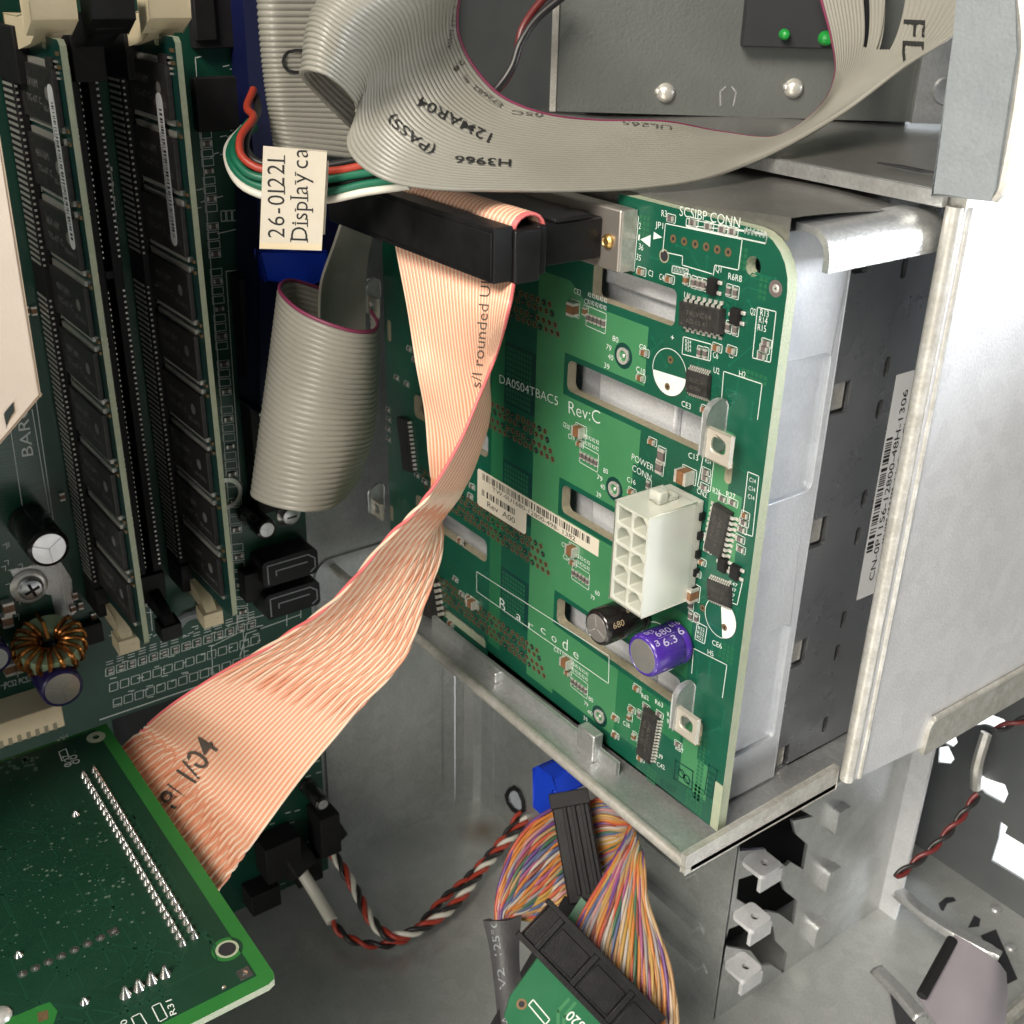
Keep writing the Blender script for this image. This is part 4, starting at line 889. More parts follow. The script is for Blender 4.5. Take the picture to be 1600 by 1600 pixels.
# screw with its ring of solder
s_ = thing('screw', FM.P(*FM.px(45, 915), 0), 'shiny cross head screw in the motherboard below the large black capacitor', 'screw')
a, v = FM.px(45, 915); b = MB(); F = FM.sub(a, v, 0)
b.lathe(F, 0, 0, [(4.6, .05), (4.6, .5), (3.9, .9), (3.1, .95)], 28); b.build('washer', M['tin'], s_)
b = MB(); b.lathe(F, 0, 0, [(3.1, .9), (3.1, 1.9), (2.5, 2.7), (1.2, 3.1), (.01, 3.15)], 28); b.build('screw_head', M['alu'], s_)
b = MB(); b.line(F, [(-1.5, -.5), (1.5, .5)], .75, 3.16); b.line(F, [(-.5, 1.5), (.5, -1.5)], .75, 3.18); b.build('cross_recess', M['rubber'], s_, smooth=False)
a, v = FM.px(450, 803); F = FM.sub(a, v, 0)
s2 = thing('screw', FM.P(a, v, 0), 'shiny screw in the motherboard edge under the hanging grey ribbon roll', 'screw')
b = MB(); b.lathe(F, 0, 0, [(3.6, .05), (3.6, .6), (2.9, 1.2), (2.4, 2.2), (1, 2.6), (.01, 2.6)], 24); b.build('screw_head', M['alu'], s2)
b = MB(); b.line(F, [(-1.2, 0), (1.2, 0)], .5, 2.66); b.build('cross_recess', M['rubber'], s2, smooth=False)
# solder flooded mounting patch, connectors
b = MB(); b.plate(FM, pm((15, 890), (95, 878), (112, 905), (116, 960), (88, 968), (80, 930), (30, 920))[::-1], .01, .04); b.build('bare_pad', M['zincd'], mb_, smooth=False)
for i, (px, py) in enumerate(((436, 868), (440, 918))):
    a, v = FM.px(px, py); F = FM.sub(a, v, 0, R(0)); b = MB()
    b.plate(F, rr(-9, 8, -4, 4, 1.5), 0, 8.5); o = b.build('drive_port', M['black'], mb_, bevel=.3)
    b = MB(); b.line(F, [(-7.5, -3), (-7.5, 2.6), (-5, 2.6), (5, 2.6), (7, 1), (7, -2), (5.5, -3)], .35, 8.56); b.line(F, [(-5, -1), (-5, .4), (4.5, .4)], .35, 8.56); b.build('port_outline', M['paint'], o, smooth=False)
b = MB(); A = pm((0, 1160), (108, 1118)); 
yy0, yy1, zz0, zz1 = -60, FM.px(108, 1150, 8)[0]-1, 102.5, 109.5
b.box(FM, yy0, yy1, zz0, zz1, 0, 11); sl_ = b.build('expansion_slot', M['ivory'], mb_, bevel=.3); sl_['label'] = 'ivory expansion slot holding the tilted green card'
b = MB()
for i in range(38): b.box(FM, yy1-3-i*2.2, yy1-2-i*2.2, zz0-.05, zz0+2, 11.02, 11.08)
b.build('slot_contacts', M['fr4g'], sl_, smooth=False)
hd = MB(); a0, v0 = FM.px(357, 428); a1, v1 = FM.px(385, 795)
hd.box(FM, a0, a0+7, v1, v0, 0, 6); o = hd.build('pin_header', M['black2'], mb_, bevel=.3); b = MB()
for i in range(20):
    for j in range(2): b.box(FM, a0+2+j*2.4, a0+2.6+j*2.4, v0-2-i*(v0-v1-3)/20, v0-1.4-i*(v0-v1-3)/20, 6, 7.2)
b.build('header_pins', M['tin'], o, smooth=False)
for (px, py, w_, h_, d_) in ((425, 1320, 12, 14, 9), (400, 1385, 10, 8, 8), (495, 1280, 7, 16, 10), (470, 1345, 9, 9, 7), (390, 905, 7, 9, 5), (420, 75, 14, 30, 6), (345, 30, 16, 12, 3), (350, 160, 16, 12, 3), (310, 25, 5, 10, 4), (135, 985, 7, 6, 3)):
    a, v = FM.px(px, py); b = MB(); b.box(FM, a-w_/2, a+w_/2, v-h_/2, v+h_/2, .1, d_); b.build('connector_block' if d_ > 5 else 'chip', M['black2'], mb_, bevel=.3)
b = MB(); a, v = FM.px(352, 770); b.lathe(FM, a, v, [(5, .05), (4.6, .8), (3.4, .9), (3.4, .3)], 24); b.build('grounding_ring', M['tin'], mb_)
b = MB(); P = [FM.P(*FM.px(*p), h) for p, h in (((270, 970), 3), ((275, 945), 7), ((292, 935), 8), ((303, 928), 5))]; b.tube(spline(P, 12), 1.6, 10); b.build('putty_blob', M['paint'], mb_)
# ------------------------------------------------------------------ cream shroud at the far left
FSH = Frame((75, 0, 0), (0, 1, 0), (0, 0, 1), (1, 0, 0))
q = [FSH.px(*p) for p in ((0, 180), (63, 617), (0, 692))]
b = MB(); y_, z_ = q[1]; dy = q[2][0]-y_; dz = q[2][1]-z_
b.plate(FSH, [(q[0][0]-.2, 330), (-70, 330), (-70, z_+dz/dy*(-70-y_)), (y_, z_)], -1.4, 0, [ [ (y_+dy*.66+u*.7+w_*-.2, z_+dz*.66+1.7+u*-.0+w_) for u, w_ in ((-2, -1.6), (1.3, .6), (1.9, 2.6), (-1.4, .8))] ])
sh = b.build('cream_shroud', M['cream'], None, bevel=.4)
tag(sh, 'plain cream coloured shroud panel with a cut corner and small slot, at far left', 'shroud')
b = MB(); b.plate(FSH, [(y_-22, z_-20), (y_, z_-20), (y_, z_+12), (y_-22, z_+12)], -6, -5); b.build('shroud_lining', M['rubber'], sh) if False else None
# ------------------------------------------------------------------ tilted expansion card, solder side up
FC = Frame((0, 0, 105), (1, 0, 0), (0, 1, 0), (0, 0, 1))
pc = thing('expansion_card', (60, 0, 103), 'green expansion card seen from its solder side, lying level at the lower left', 'circuit board')
xa, xb_, yb_ = 19.3, 118.3, 60.5
b = MB(); b.plate(FC, [(xa, -120), (xb_-2, -120), (xb_, -118), (xb_, yb_-2), (xb_-.6, yb_-.6), (xb_-2, yb_), (xa, yb_)], -1.6, 0)
for i, f in enumerate(b.f):
    nrm = (b.v[f[1]]-b.v[f[0]]).cross(b.v[f[2]]-b.v[f[0]])
    if nrm.length > 1e-9 and abs(nrm.normalized().dot(FC.w)) < .5: b.m[i] = 1
b.build('board', [M['cardl'], M['fr4']], pc)
b = MB(); pk = lambda *L: [FC.px(*p) for p in L]
g0 = FC.px(-5, 1590); g1 = FC.px(75, 1570)
b.plate(FC, [(xa+1, -120), (xb_-4.4, -120), (xb_-4.4, g1[1]), (g0[0]-2, g1[1]+3) if False else (xb_-4.4, g1[1]+1), (xb_-3.2, g1[1]+3), (xb_-3.2, yb_-3), (xa+1, yb_-3)], .004, .02, [circ(*FC.px(355, 1483), 3.1, 20)])
b.build('ground_plane', M['cardd'], pc, smooth=False)
b = MB(); rt = random.Random(9)
for i in range(70):
    a, v = rt.uniform(25, 108), rt.uniform(-5, 52); pts = [(a, v)]; dr = rt.choice((0, 90, 180, 45))
    for k in range(3):
        L_ = rt.uniform(3, 14); pts.append((min(max(pts[-1][0]+L_*math.cos(R(dr)), 22), 110), min(max(pts[-1][1]+L_*math.sin(R(dr)), -6), 54))); dr += rt.choice((-45, 45))
    b.line(FC, pts, .3, .024)
b.build('copper_tracks', M['tracec'], pc, smooth=False)
a, v = FC.px(355, 1483); b = MB(); b.ring(FC, a, v, 1.75, 2.3, .03, 24, 0); b.disc(FC, a, v, 1.8, .028, 20, 1); b.build('mounting_hole', [M['fr4'], M['dark']], pc, smooth=False)
def joint(px, py, r=.95, h=1.5, sq=False):
    a, v = FC.px(px, py); b = MB()
    if sq: b.box(FC, a-r, a+r, v-r, v+r, 0.02, .12)
    b.lathe(FC, a, v, [(r, .03), (r*.75, h*.3), (r*.45, h*.7), (r*.3, h), (.01, h+.1)], 10); return b.build('solder_joint', M['joint'], pc)
for i in range(29):
    t = i/28
    for (p, q_) in (((131, 1213), (285, 1475)), ((148, 1205), (304, 1464))):
        A, B_ = V(FC.px(*p)), V(FC.px(*q_)); a = A.lerp(B_, t); b = MB()
        b.lathe(FC, a[0], a[1], [(.88, .03), (.7, .5), (.4, 1.1), (.28, 1.6), (.01, 1.7)], 10); b.build('solder_joint', M['joint'], pc)
for p in ((196, 1555), (217, 1544), (237, 1533), (258, 1523)): joint(*p, 1.2, 2.2)
for i in range(8): joint(35+i*20.3, 1522-i*9.4, 1.0, .25, i == 7)
for p in ((29, 1493), (132, 1566), (118, 1273)): joint(*p, .9, 1.2)
joint(382, 1521, 1.3, .2, True); joint(349, 1543, .5, .2); 
b = MB(); rnd = random.Random(4)
for i in range(210):
    px, py = rnd.uniform(-5, 250), rnd.gauss(1360, 75)
    a, v = FC.px(px, py)
    if v > yb_-14 and px > 150: continue
    b.disc(FC, a, v, rnd.choice((.14, .18, .22, .36)), .03, 8)
for i in range(26):
    px, py = rnd.uniform(2, 60), 1197+rnd.uniform(-14, 10); a, v = FC.px(px, py); b.disc(FC, a, v, .5, .03, 10)
o = b.build('vias', M['via'], pc, smooth=False); o['kind'] = 'stuff'
b = MB(); lk = lambda *L, wd=.25, cl=False: b.line(FC, pk(*L), wd, .035, closed=cl)
lk((237, 1573), (250, 1567), (262, 1590), (249, 1597), wd=.2, cl=True); text(b, FC, 'R31', FC.px(276, 1584), FC.px(268, 1561), 1.15, .035)
lk((205, 1590), (219, 1583), (232, 1605), (215, 1612), wd=.2, cl=True); text(b, FC, 'R30', FC.px(206, 1616), FC.px(197, 1592), 1.15, .035)
text(b, FC, '+5V', FC.px(92, 1160), FC.px(110, 1150), 1.6, .035); text(b, FC, 'R27', FC.px(116, 1192), FC.px(108, 1178), 1.8, .035)
lk((92, 1175), (103, 1170), (108, 1184), (97, 1189), cl=True)
for px, py in ((106, 1195), (115, 1183), (119, 1190)): a, v = FC.px(px, py); b.ring(FC, a, v, .6, .85, .035, 12)
b.build('silkscreen', M['silk'], pc, smooth=False)
b = MB(); a, v = FC.px(150, 1152); b.ring(FC, a, v, .8, 2.3, .03, 22); b.build('card_pad', M['fr4'], pc, smooth=False)
b = MB(); b.plate(FC, pk((-20, 1600), (28, 1586), (60, 1572), (78, 1566), (90, 1580), (80, 1612), (-20, 1640))[::-1], .024, .04); b.build('bare_edge', M['cardl'], pc, smooth=False)
b = MB(); b.ball(FC.P(*FC.px(0, 1588), 0), 2.2, F=FC, sq=(1, 1, .6)); b.build('large_solder_joint', M['tin'], pc)
b = MB(); b.sheet(FC, pk((58, 1583), (75, 1578), (76, 1592), (60, 1598))[::-1], .05); b.build('gold_pad', M['brass'], pc, smooth=False)
# ------------------------------------------------------------------ ribbon cables
def surf(stations, n):
    """stations: rows of (px, py, distance) rails across the cable; returns a grid function S(i, u) over n steps"""
    rails = []
    for k in range(len(stations[0])):
        rails.append(spline([at(s[k][0], s[k][1], d=s[k][2]) for s in stations], n))
    m_ = len(rails)
    def S(i, u):
        i = max(0, min(n-1, i)); t = u*(m_-1); k = min(int(t), m_-2); f = t-k
        p1, p2 = rails[k][i], rails[k+1][i]
        p0 = rails[k-1][i] if k > 0 else p1*2-p2; p3 = rails[k+2][i] if k+2 < m_ else p2*2-p1
        return (p1*2+(p2-p0)*f+(p0*2-p1*5+p2*4-p3)*f*f+(p1*3-p0-p2*3+p3)*f*f*f)*.5
    return S
def ribbed(S, n, nc, amp=.26, th=.55, q=4, u0=0., u1=1., sign=1):
    """ribbed flat cable: nc conductors, scalloped on both faces"""
    b = MB(); K = nc*q+1; top, bot = [], []
    for i in range(n):
        row = [S(i, u0+(u1-u0)*j/(K-1)) for j in range(K)]; nx = [S(i+1, u0+(u1-u0)*j/(K-1)) if i < n-1 else None for j in range(K)]
        pv = [S(i-1, u0+(u1-u0)*j/(K-1)) if i > 0 else None for j in range(K)]
        for j in range(K):
            ds = (nx[j] or row[j])-(pv[j] or row[j]); du = row[min(j+1, K-1)]-row[max(j-1, 0)]
            nn = ds.cross(du)*sign; nn = nn.normalized() if nn.length > 1e-9 else V((0, 0, 1))
            h = th/2-amp+amp*abs(math.sin(math.pi*(j % q)/q))**.7
            top.append(row[j]+nn*h); bot.append(row[j]-nn*h)
    N_ = len(top); fs = []
    for i in range(n-1):
        for j in range(K-1):
            a = i*K+j; fs += [(a, a+1, a+K+1, a+K), (N_+a, N_+a+K, N_+a+K+1, N_+a+1)]
        a = i*K; fs += [(a, a+K, N_+a+K, N_+a), (a+K-1, N_+a+K-1, N_+a+2*K-1, a+2*K-1)]
    fs += [tuple([j for j in range(K)]+[N_+j for j in range(K-1, -1, -1)]), tuple([N_-K+j for j in range(K-1, -1, -1)]+[2*N_-K+j for j in range(K)])]
    b.add(top+bot, fs); return b
from mathutils.bvhtree import BVHTree
class Decal:
    """puts lettering, laid out in a local frame, down on a curved cable"""
    def __init__(s, mb): s.t = BVHTree.FromPolygons([v[:] for v in mb.v], [f for f in mb.f if len(f) < 5])
    def __call__(s, px, py, off=.1):
        d = (at(px, py, d=1)-CAM).normalized(); h = s.t.ray_cast(CAM, d)
        if h[0] is None: return None
        return h[0]-d*off
    def text(s, mb, txt, p0, p1, h, off=.12, mi=0, thin=0.):
        vs, fs = glyphs(txt, thin); x0, x1 = min(v[0] for v in vs), max(v[0] for v in vs)
        d = V(p1)-V(p0); L = d.length; d = d/L; n = V((d[1], -d[0]))
        pts = [s(*(V(p0)+d*((x-x0)*L/(x1-x0))+n*(y*h/.69)), off) for x, y in vs]
        ok = [f for f in fs if all(pts[i] is not None for i in f)]
        mb.add([p or CAM for p in pts], ok, mi)
        
# --- salmon and cream twisted-and-flat cable
def strands(S, n, npair, r, twist, colours, seed=1, sides=6, jitter=0.):
    """pairs of round wires; twist(i/n, u) gives the turn angle of a pair"""
    rnd = random.Random(seed); out = {}
    for j in range(npair):
        u = (j+.5)/npair; dphase = (j*2.0+rnd.uniform(-.3, .3))*jitter
        for e in (0, 1):
            path = []
            for i in range(n):
                c = S(i, u); du = S(i, min(u+.5/npair, 1))-S(i, max(u-.5/npair, 0)); ds = S(i+1, u)-S(i-1, u)
                w_ = du.length; uh = du.normalized(); nn = ds.cross(uh).normalized(); ph = twist(i/(n-1), u, dphase)+math.pi*e
                path.append(c+uh*(min(w_*.25, r*1.3)*math.cos(ph))+nn*(r*.7*math.sin(ph)))
            m_ = colours(j, e); out.setdefault(m_, MB()).tube(path, r, sides)
    return out
oc = thing('orange_ribbon_cable', at(640, 800, d=248), 'salmon and cream twisted ribbon cable hanging from the wide black plug across the middle', 'ribbon cable')
A_ = [(-99, 0, 0)]
DZ = lambda px, py, z: (px, py, (at(px, py, z=z)-CAM).length)
DY = lambda px, py, y: (px, py, (at(px, py, y=y)-CAM).length)
st = [
 [DY(614,352,124.5), DY(680,372,124.5), DY(746,392,124.5), DY(806,412,124.5)],
 [DY(617,376,123.6), DY(683,397,123.6), DY(749,418,123.6), DY(805,437,123.6)],
 [DY(637,480,122), DY(693,487,121.6), DY(748,488,121), DY(797,480,120)],
 [(651,570,238), (704,578,235), (753,572,231), (774,558,227)],
 [(664,640,241), (714,648,238), (764,634,234), (749,618,225)],
 [(670,710,243), (726,712,241), (754,690,237), (716,694,225)],
 [(678,775,249), (714,770,246), (720,762,241), (664,778,229)],
 [(692,850,252), (668,842,247), (640,838,243), (598,848,236)],
 [(664,945,257), (624,930,254), (572,922,252), (520,938,248)],
 [(632,1030,262), (572,1012,262), (505,1000,261), (432,1000,259)],
 [(560,1112,264), (490,1087,267), (415,1068,269), (340,1053,270)],
 [(482,1202,267), (412,1166,272), (340,1132,276), (268,1100,279)],
 [DZ(412,1296,103), DZ(346,1242,103), DZ(280,1190,102), DZ(212,1147,101)],
 [DZ(347,1388,99.5), DZ(288,1312,99), DZ(232,1238,98.5), DZ(172,1182,98)],
 [DZ(290,1470,94), DZ(235,1380,94), DZ(190,1290,94), DZ(130,1220,94)]]
NN = 190
So = surf(st, NN)
# arc-length position of the twisted zones
def zone(t, a, b_): return max(0., min(1., (t-a)/(b_-a)))
def tw(t, u, dp=0.):
    t = t+.02*(u-.5); dp = (dp % (2*math.pi))
    win = zone(t, .30, .36)*(1-zone(t, .62, .675))+zone(t, .865, .91)
    return math.pi*(8*zone(t, .30, .675)+4*zone(t, .865, 1.03))+dp*win
col = lambda j, e: 'stripe' if (j == 33 and e == 0) else ('cream' if e else 'salmon')
sg = strands(So, NN, 34, .36, tw, col, 3, 7, 1.)
b = MB(); b.v, b.f = [], []
both = MB()
for k, mi in (('salmon', 0), ('cream', 1)): both.add(sg[k].v, sg[k].f, mi)
both.build('wires', [M['w_or'], M['w_cr']], oc, ang=80)
fm = ribbed(So, NN, 1, 0., .16, 24, .015, .985); fm.build('carrier_film', M['w_or'], oc, ang=80)
sg['stripe'].build('edge_wire', M['w_red'], oc, ang=80)
# printing on the flat zones
dec = Decal(both); b = MB()
dec.text(b, 's/l rounded UL', (751, 606), (768, 432), 16, .2, thin=-.01)
dec.text(b, '8N/04', (276, 1268), (342, 1168), 36, .9, thin=.002)
b.build('wire_print', M['inkg'], oc, smooth=False)
b = MB()
# fold of the cable over the plug
x0f, x1f = 60., 104.5
for j in range(34):
    for e in (0, 1):
        x = x0f+(x1f-x0f)*(j+.25+.5*e)/34; path = [V((x, 127.2+3.4*math.cos(R(t)), 239.0+2.9*math.sin(R(t)))) for t in range(-10, 191, 20)]
        b.tube(path, .36, 6, 2 if (j == 33) else e)
b.build('folded_wires', [M['w_or'], M['w_cr'], M['w_red']], oc, ang=80)
# plug: wide strain relief bar, body, latch step
FBP = Frame((0, 150, 0), (1, 0, 0), (0, 0, 1), (0, -1, 0))
b = MB()
b.box(FBP, 43, 105.5, 230.4, 240.4, 27.4, 31.5); b.box(FBP, 44, 105.0, 231.4, 239.4, 31.5, 31.8); pl = b.build('plug_bar', M['black'], oc, bevel=.45)
xsh = (FB.px(970, 345, 4)[0]+FB.px(965, 420, 4)[0])/2; xpl = FB.px(937, 385, 4.5)[0]
b = MB(); b.box(FBP, 46, min(max(xpl, 100), 108), 231.2, 239.2, 4.1, 19.5); b.box(FBP, 45, 106.2, 229.8, 239.6, 21.5, 27.3); b.box(FBP, 45.4, 105.4, 230.6, 239.8, 19.5, 21.5); b.build('plug_body', M['black'], oc, bevel=.4)
b = MB(); b.box(FBP, 98, 103.2, 239.2, 240.0, 7, 16); b.box(FBP, 46, 60, 239.2, 241, 9, 17); b.build('plug_key', M['rubber'], oc, bevel=.3)
# metal shell soldered on the board
sh = MB(); sh.box(FBP, 40, xsh, 229.2, 241.2, .2, 4); o = sh.build('socket_shell', M['shell'], bp, bevel=.4)
a = 99.4; v = 235
b = MB(); Fr = Frame((FB.px(951, 377, 4)[0], 146, FB.px(951, 377, 4)[1]), (1, 0, 0), (0, 0, 1), (0, -1, 0)); b.lathe(Fr, 0, 0, [(1.5, 0), (1.4, .5), (.9, .9), (.75, .75), (.01, .7)], 16); b.build('shell_rivet', M['gold'], o)
b = MB(); b.box(FBP, xsh+.05, xsh+.4, 229.4, 241, 0.2, 3.7); b.build('shell_edge', M['edge'], o)

# --- grey floppy cable across the top
gc = thing('grey_ribbon_cable', at(800, 240, d=222), 'grey ribbon cable with black date print, sweeping in a wide S across the top', 'ribbon cable')
st = [
 [(1240,-300,318), (1330,-300,320), (1430,-300,318), (1580,-320,310)],
 [(1272,-40,300), (1345,-40,302), (1430,-40,300), (1560,-60,292)],
 [(1297,60,290), (1350,58,290), (1410,55,284), (1496,48,272)],
 [(1304,115,282), (1335,114,280), (1372,112,274), (1412,104,262)],
 [(1282,166,272), (1292,172,270), (1305,178,264), (1318,174,255)],
 [(1215,214,260), (1215,222,256), (1222,230,251), (1216,232,246)],
 [(1128,207,252), (1128,230,246), (1122,255,241), (1112,276,236)],
 [(1040,190,244), (1034,225,239), (1028,260,234), (1018,293,229)],
 [(930,188,238), (920,225,232), (908,262,227), (895,299,222)],
 [(850,177,234), (828,218,228), (805,258,222), (780,299,217)],
 [(785,150,233), (748,198,226), (712,248,219), (680,296,213)],
 [(742,104,233), (694,160,226), (648,222,219), (610,284,212)],
 [(718,55,233), (668,115,227), (610,185,221), (562,258,215)],
 [(716,12,231), (655,75,226), (595,148,223), (543,226,219)],
 [(724,-25,228), (650,40,222), (594,105,222), (561,182,224)],
 [(728,-55,224), (640,8,216), (575,66,214), (544,147,217)],
 [(710,-85,222), (612,-20,212), (540,40,208), (507,117,211)],
 [(668,-110,224), (570,-40,213), (508,18,209), (482,111,213)],
 [(640,-110,232), (545,-40,222), (490,18,219), (471,120,221)],
 [(650,-90,242), (560,-20,232), (506,42,231), (496,150,231)],
 [(690,-60,252), (610,20,244), (556,86,243), (553,206,242)]]
Sg = surf(st, 170); rb = ribbed(Sg, 170, 34, .3, .95, 4, .022, 1.0)
# the cable is slit into separate tails at its far end
slit = MB(); K = 34*4+1
keep = []
for f in rb.f:
    if len(f) != 4: keep.append(f); continue
    i = (f[0] % (170*K))//K; j = (f[0] % K)
    if i < 42 and (44 <= j < 50 or 66 <= j < 84 and i < 46): continue
    keep.append(f)
rb.f = keep; rb.m = [0]*len(keep)
rb.build('ribbon', M['grib'], gc, ang=70)
mg = ribbed(Sg, 170, 1, .3, .95, 6, 0., .022); mg.build('edge_wire', M['pinkw'], gc, ang=70)
dec = Decal(rb); b = MB()
dec.text(b, '12MAR04', (770, 209), (657, 150), 16, .3, thin=.004)
dec.text(b, '(PASS)', (681, 232), (612, 178), 15, .3, thin=.006)
dec.text(b, 'H3966', (799, 249), (711, 243), 11, .3, thin=.012)
dec.text(b, 'FD', (1412, 30), (1408, 108), 34, .5, thin=.0)
b.build('printed_lettering', M['ink'], gc, smooth=False); b = MB()
for s_, p, q, h in (('28', (722, 92), (707, 108), 7), ('AWG', (735, 128), (728, 116), 7), ('E72682', (786, 162), (742, 132), 7), ('UL2651 VW-1 105C', (1050, 196), (800, 172), 6), ('AWM STYLE', (704, 78), (716, 10), 6)):
    dec.text(b, s_, p, q, h, .25)
b.build('faint_print', M['inkg'], gc, smooth=False)
# --- second grey cable: strip behind the roll, then the hanging loop
lc = thing('looped_grey_cable', at(500, 640, d=265), 'second grey ribbon cable, rolled in a hanging loop left of the green backplane board', 'ribbon cable')
st = [[(640,-60,268), (650,60,268), (655,150,268), (650,260,268)],
      [(520,-60,262), (530,60,262), (540,150,262), (560,250,262)],
      [(450,-60,258), (458,60,258), (468,150,258), (490,240,258)],
      [(418,-60,257), (424,60,257), (434,150,257), (448,234,257)],
      [(400,-60,262), (408,60,262), (418,150,262), (430,228,262)],
      [(420,-60,272), (428,60,272), (438,150,272), (450,225,272)],
      [(520,-60,280), (528,60,280), (538,150,280), (550,225,280)]]
S1 = surf(st, 60); rb = ribbed(S1, 60, 34, .3, .95, 4); rb.build('ribbon', M['grib'], lc, ang=70)
dec = Decal(rb); b = MB(); dec.text(b, 'D', (476, 76), (440, 76), 40, .5); b.build('ribbon_print', M['ink'], lc, smooth=False)
st = [[(520,455,292), (510,540,292), (490,640,292), (480,745,292)],
      [(462,436,286), (448,530,286), (432,640,286), (418,755,286)],
      [(440,440,276), (427,545,276), (412,655,276), (398,768,276)],
      [(440,456,267), (426,560,267), (411,670,267), (396,778,267)],
      [(470,483,260), (455,585,260), (440,690,260), (428,792,260)],
      [(516,504,257), (502,600,257), (488,702,258), (475,800,258)],
      [(556,515,258), (546,608,259), (534,702,260), (512,796,262)],
      [(582,514,262), (577,606,264), (566,695,266), (534,782,268)],
      [(590,502,269), (588,596,271), (580,686,273), (548,765,275)],
      [(580,484,276), (585,580,278), (578,670,280), (560,748,282)]]
S2 = surf(st, 90); rb = ribbed(S2, 90, 34, .3, .95, 4, .02, 1); rb.build('loop', M['grib'], lc, ang=70)
mg = ribbed(S2, 90, 1, .2, .8, 6, 0., .02); mg.build('edge_wire', M['pinkw'], lc, ang=70)
st = [[(500,560,288), (520,565,294), (545,562,301), (572,548,306)],
      [(500,450,284), (520,455,291), (545,455,299), (570,450,304)],
      [(522,380,280), (540,385,287), (560,385,295), (578,380,301)],
      [(546,310,270), (562,315,277), (580,318,285), (600,318,290)]]
S3 = surf(st, 40); ribbed(S3, 40, 34, .2, .8, 4).build('rising_strip', M['grib'], lc, ang=70)
# --- four wires under the paper tag
wb = thing('wire_bundle', at(450, 280, d=246), 'bundle of red, green, black and white wires passing behind the cream paper tag', 'wires')
for nm, mt, pts in (('red_wire', 'red', [(396,140,262), (386,168,256), (396,184,250), (376,214,246), (378,244,243), (408,264,241), (470,268,240), (530,266,236), (600,250,232)]),
                    ('black_wire', 'wblk', [(400,150,264), (402,176,256), (388,205,250), (384,232,247), (404,254,244), (470,262,243), (530,256,240), (600,240,236)]),
                    ('green_wire', 'wgrn', [(398,200,262), (372,216,254), (366,244,246), (390,272,242), (440,281,240), (500,281,238), (560,272,234), (620,262,230)]),
                    ('green_wire', 'wgrn', [(390,190,264), (362,226,255), (362,256,247), (388,284,243), (440,297,240), (510,300,237), (570,288,234), (630,280,230)]),
                    ('black_wire', 'wblk', [(396,200,266), (366,226,257), (366,254,249), (392,280,244), (440,290,241.5), (505,291,239.5), (565,280,236.5), (625,270,232)]),
                    ('white_wire', 'wwht', [(380,200,266), (356,230,256), (360,264,248), (384,294,243), (440,312,240), (510,312,237), (570,300,234), (640,290,230)])):
    b = MB(); b.tube(spline([at(*p[:2], d=p[2]) for p in pts], 40), .8, 10); b.build(nm, M[mt], wb, ang=80)
# --- folded paper tag
q = [at(412, 229, d=229), at(511, 237, d=229.5), at(502, 391, d=234), at(406, 388, d=233.5)]
w_ = (q[1]-q[0]).cross(q[3]-q[0]); w_ = w_ if w_.dot(CAM-q[0]) > 0 else -w_
FT = Frame(q[3], q[2]-q[3], (q[0]-q[3]), w_); FT.v = FT.w.cross(FT.u)
L2 = [(lambda r: ((r-FT.o).dot(FT.u), (r-FT.o).dot(FT.v)))(r) for r in q]
b = MB(); b.plate(FT, [L2[3], L2[2], L2[1], L2[0]], -.25, 0)
tg = b.build('paper_tag', M['paper'], None, bevel=.08)
tag(tg, 'cream paper cable tag with large black serif lettering, folded round the coloured wires', 'cable tag')
b = MB(); e = .9; b.plate(FT, [(L2[2][0]-.6, 2.6), (L2[2][0]+.75, 2.8), (L2[1][0]+.5, L2[1][1]-2.0), (L2[1][0]-.6, L2[1][1]-2)], -1.6, -1.3); b.build('folded_flap', M['paper'], tg)
b = MB(); b.plate(FT, [(L2[3][0], 0), (L2[2][0], 0), (L2[2][0], 1.15), (L2[3][0], 1.15)], .005, .03); b.build('glue_strip', M['ivory'], tg, smooth=False)
FTx = Frame(FT.P(0, 0, .04), FT.v, -FT.u, FT.w)     # lettering runs upward
b = MB()
def serif_text(s_, p0, p1, h, sw=.16):
    """slender lettering with serifs: narrow glyphs plus foot ticks on upright strokes"""
    text(b, FTx, s_, p0, p1, h, 0, thin=-.006)
Wt = L2[2][0]; Ht = L2[0][1]
SER = {'D': [(0, 0, .35), (0, 1, .35)], 'p': [(0, -.3, .4), (0, .72, .2)], 'l': [(.5, 0, .8), (.2, 1, .4)], 'i': [(.5, 0, .8), (.2, .72, .3)], '1': [(.78, 0, .8)], 'y': [(0, .72, .35), (.9, .72, .35)], 'a': []}
def run(chars, base, start, h, adv):
    x = start
    for ch_ in chars:
        vs, fs = glyphs(ch_, -.004); x0 = min(v[0] for v in vs); x1 = max(v[0] for v in vs); sc_ = h/.69; wd = (x1-x0)*sc_*.92
        dsc = 0
        b.add([FTx.P(x+(v[0]-x0)*sc_*.92, base+v[1]*sc_) for v in vs], fs)
        for fx, fy, fl in SER.get(ch_, []):
            cx_ = x+fx*wd; cy_ = base+fy*h; hl = max(fl*h*.32, .25)
            b.line(FTx, [(cx_-hl*.7, cy_), (cx_+hl, cy_)], .2, .01)
        x += wd+adv*h
    return x
run('26-01221', -Wt*.40, 2.2, 3.2, .18)
run('Display', -Wt*.77, 1.8, 3.2, .16)
run('ca', -Wt*.77, 15.6, 3.2, .16)
bad = [f for f in b.f if any((b.v[i]-FT.o).dot(FT.v) > Ht-.05 for i in f)]
b.f = [f for f in b.f if f not in bad]; b.m = [0]*len(b.f)
b.build('tag_lettering', M['ink'], tg, smooth=False)
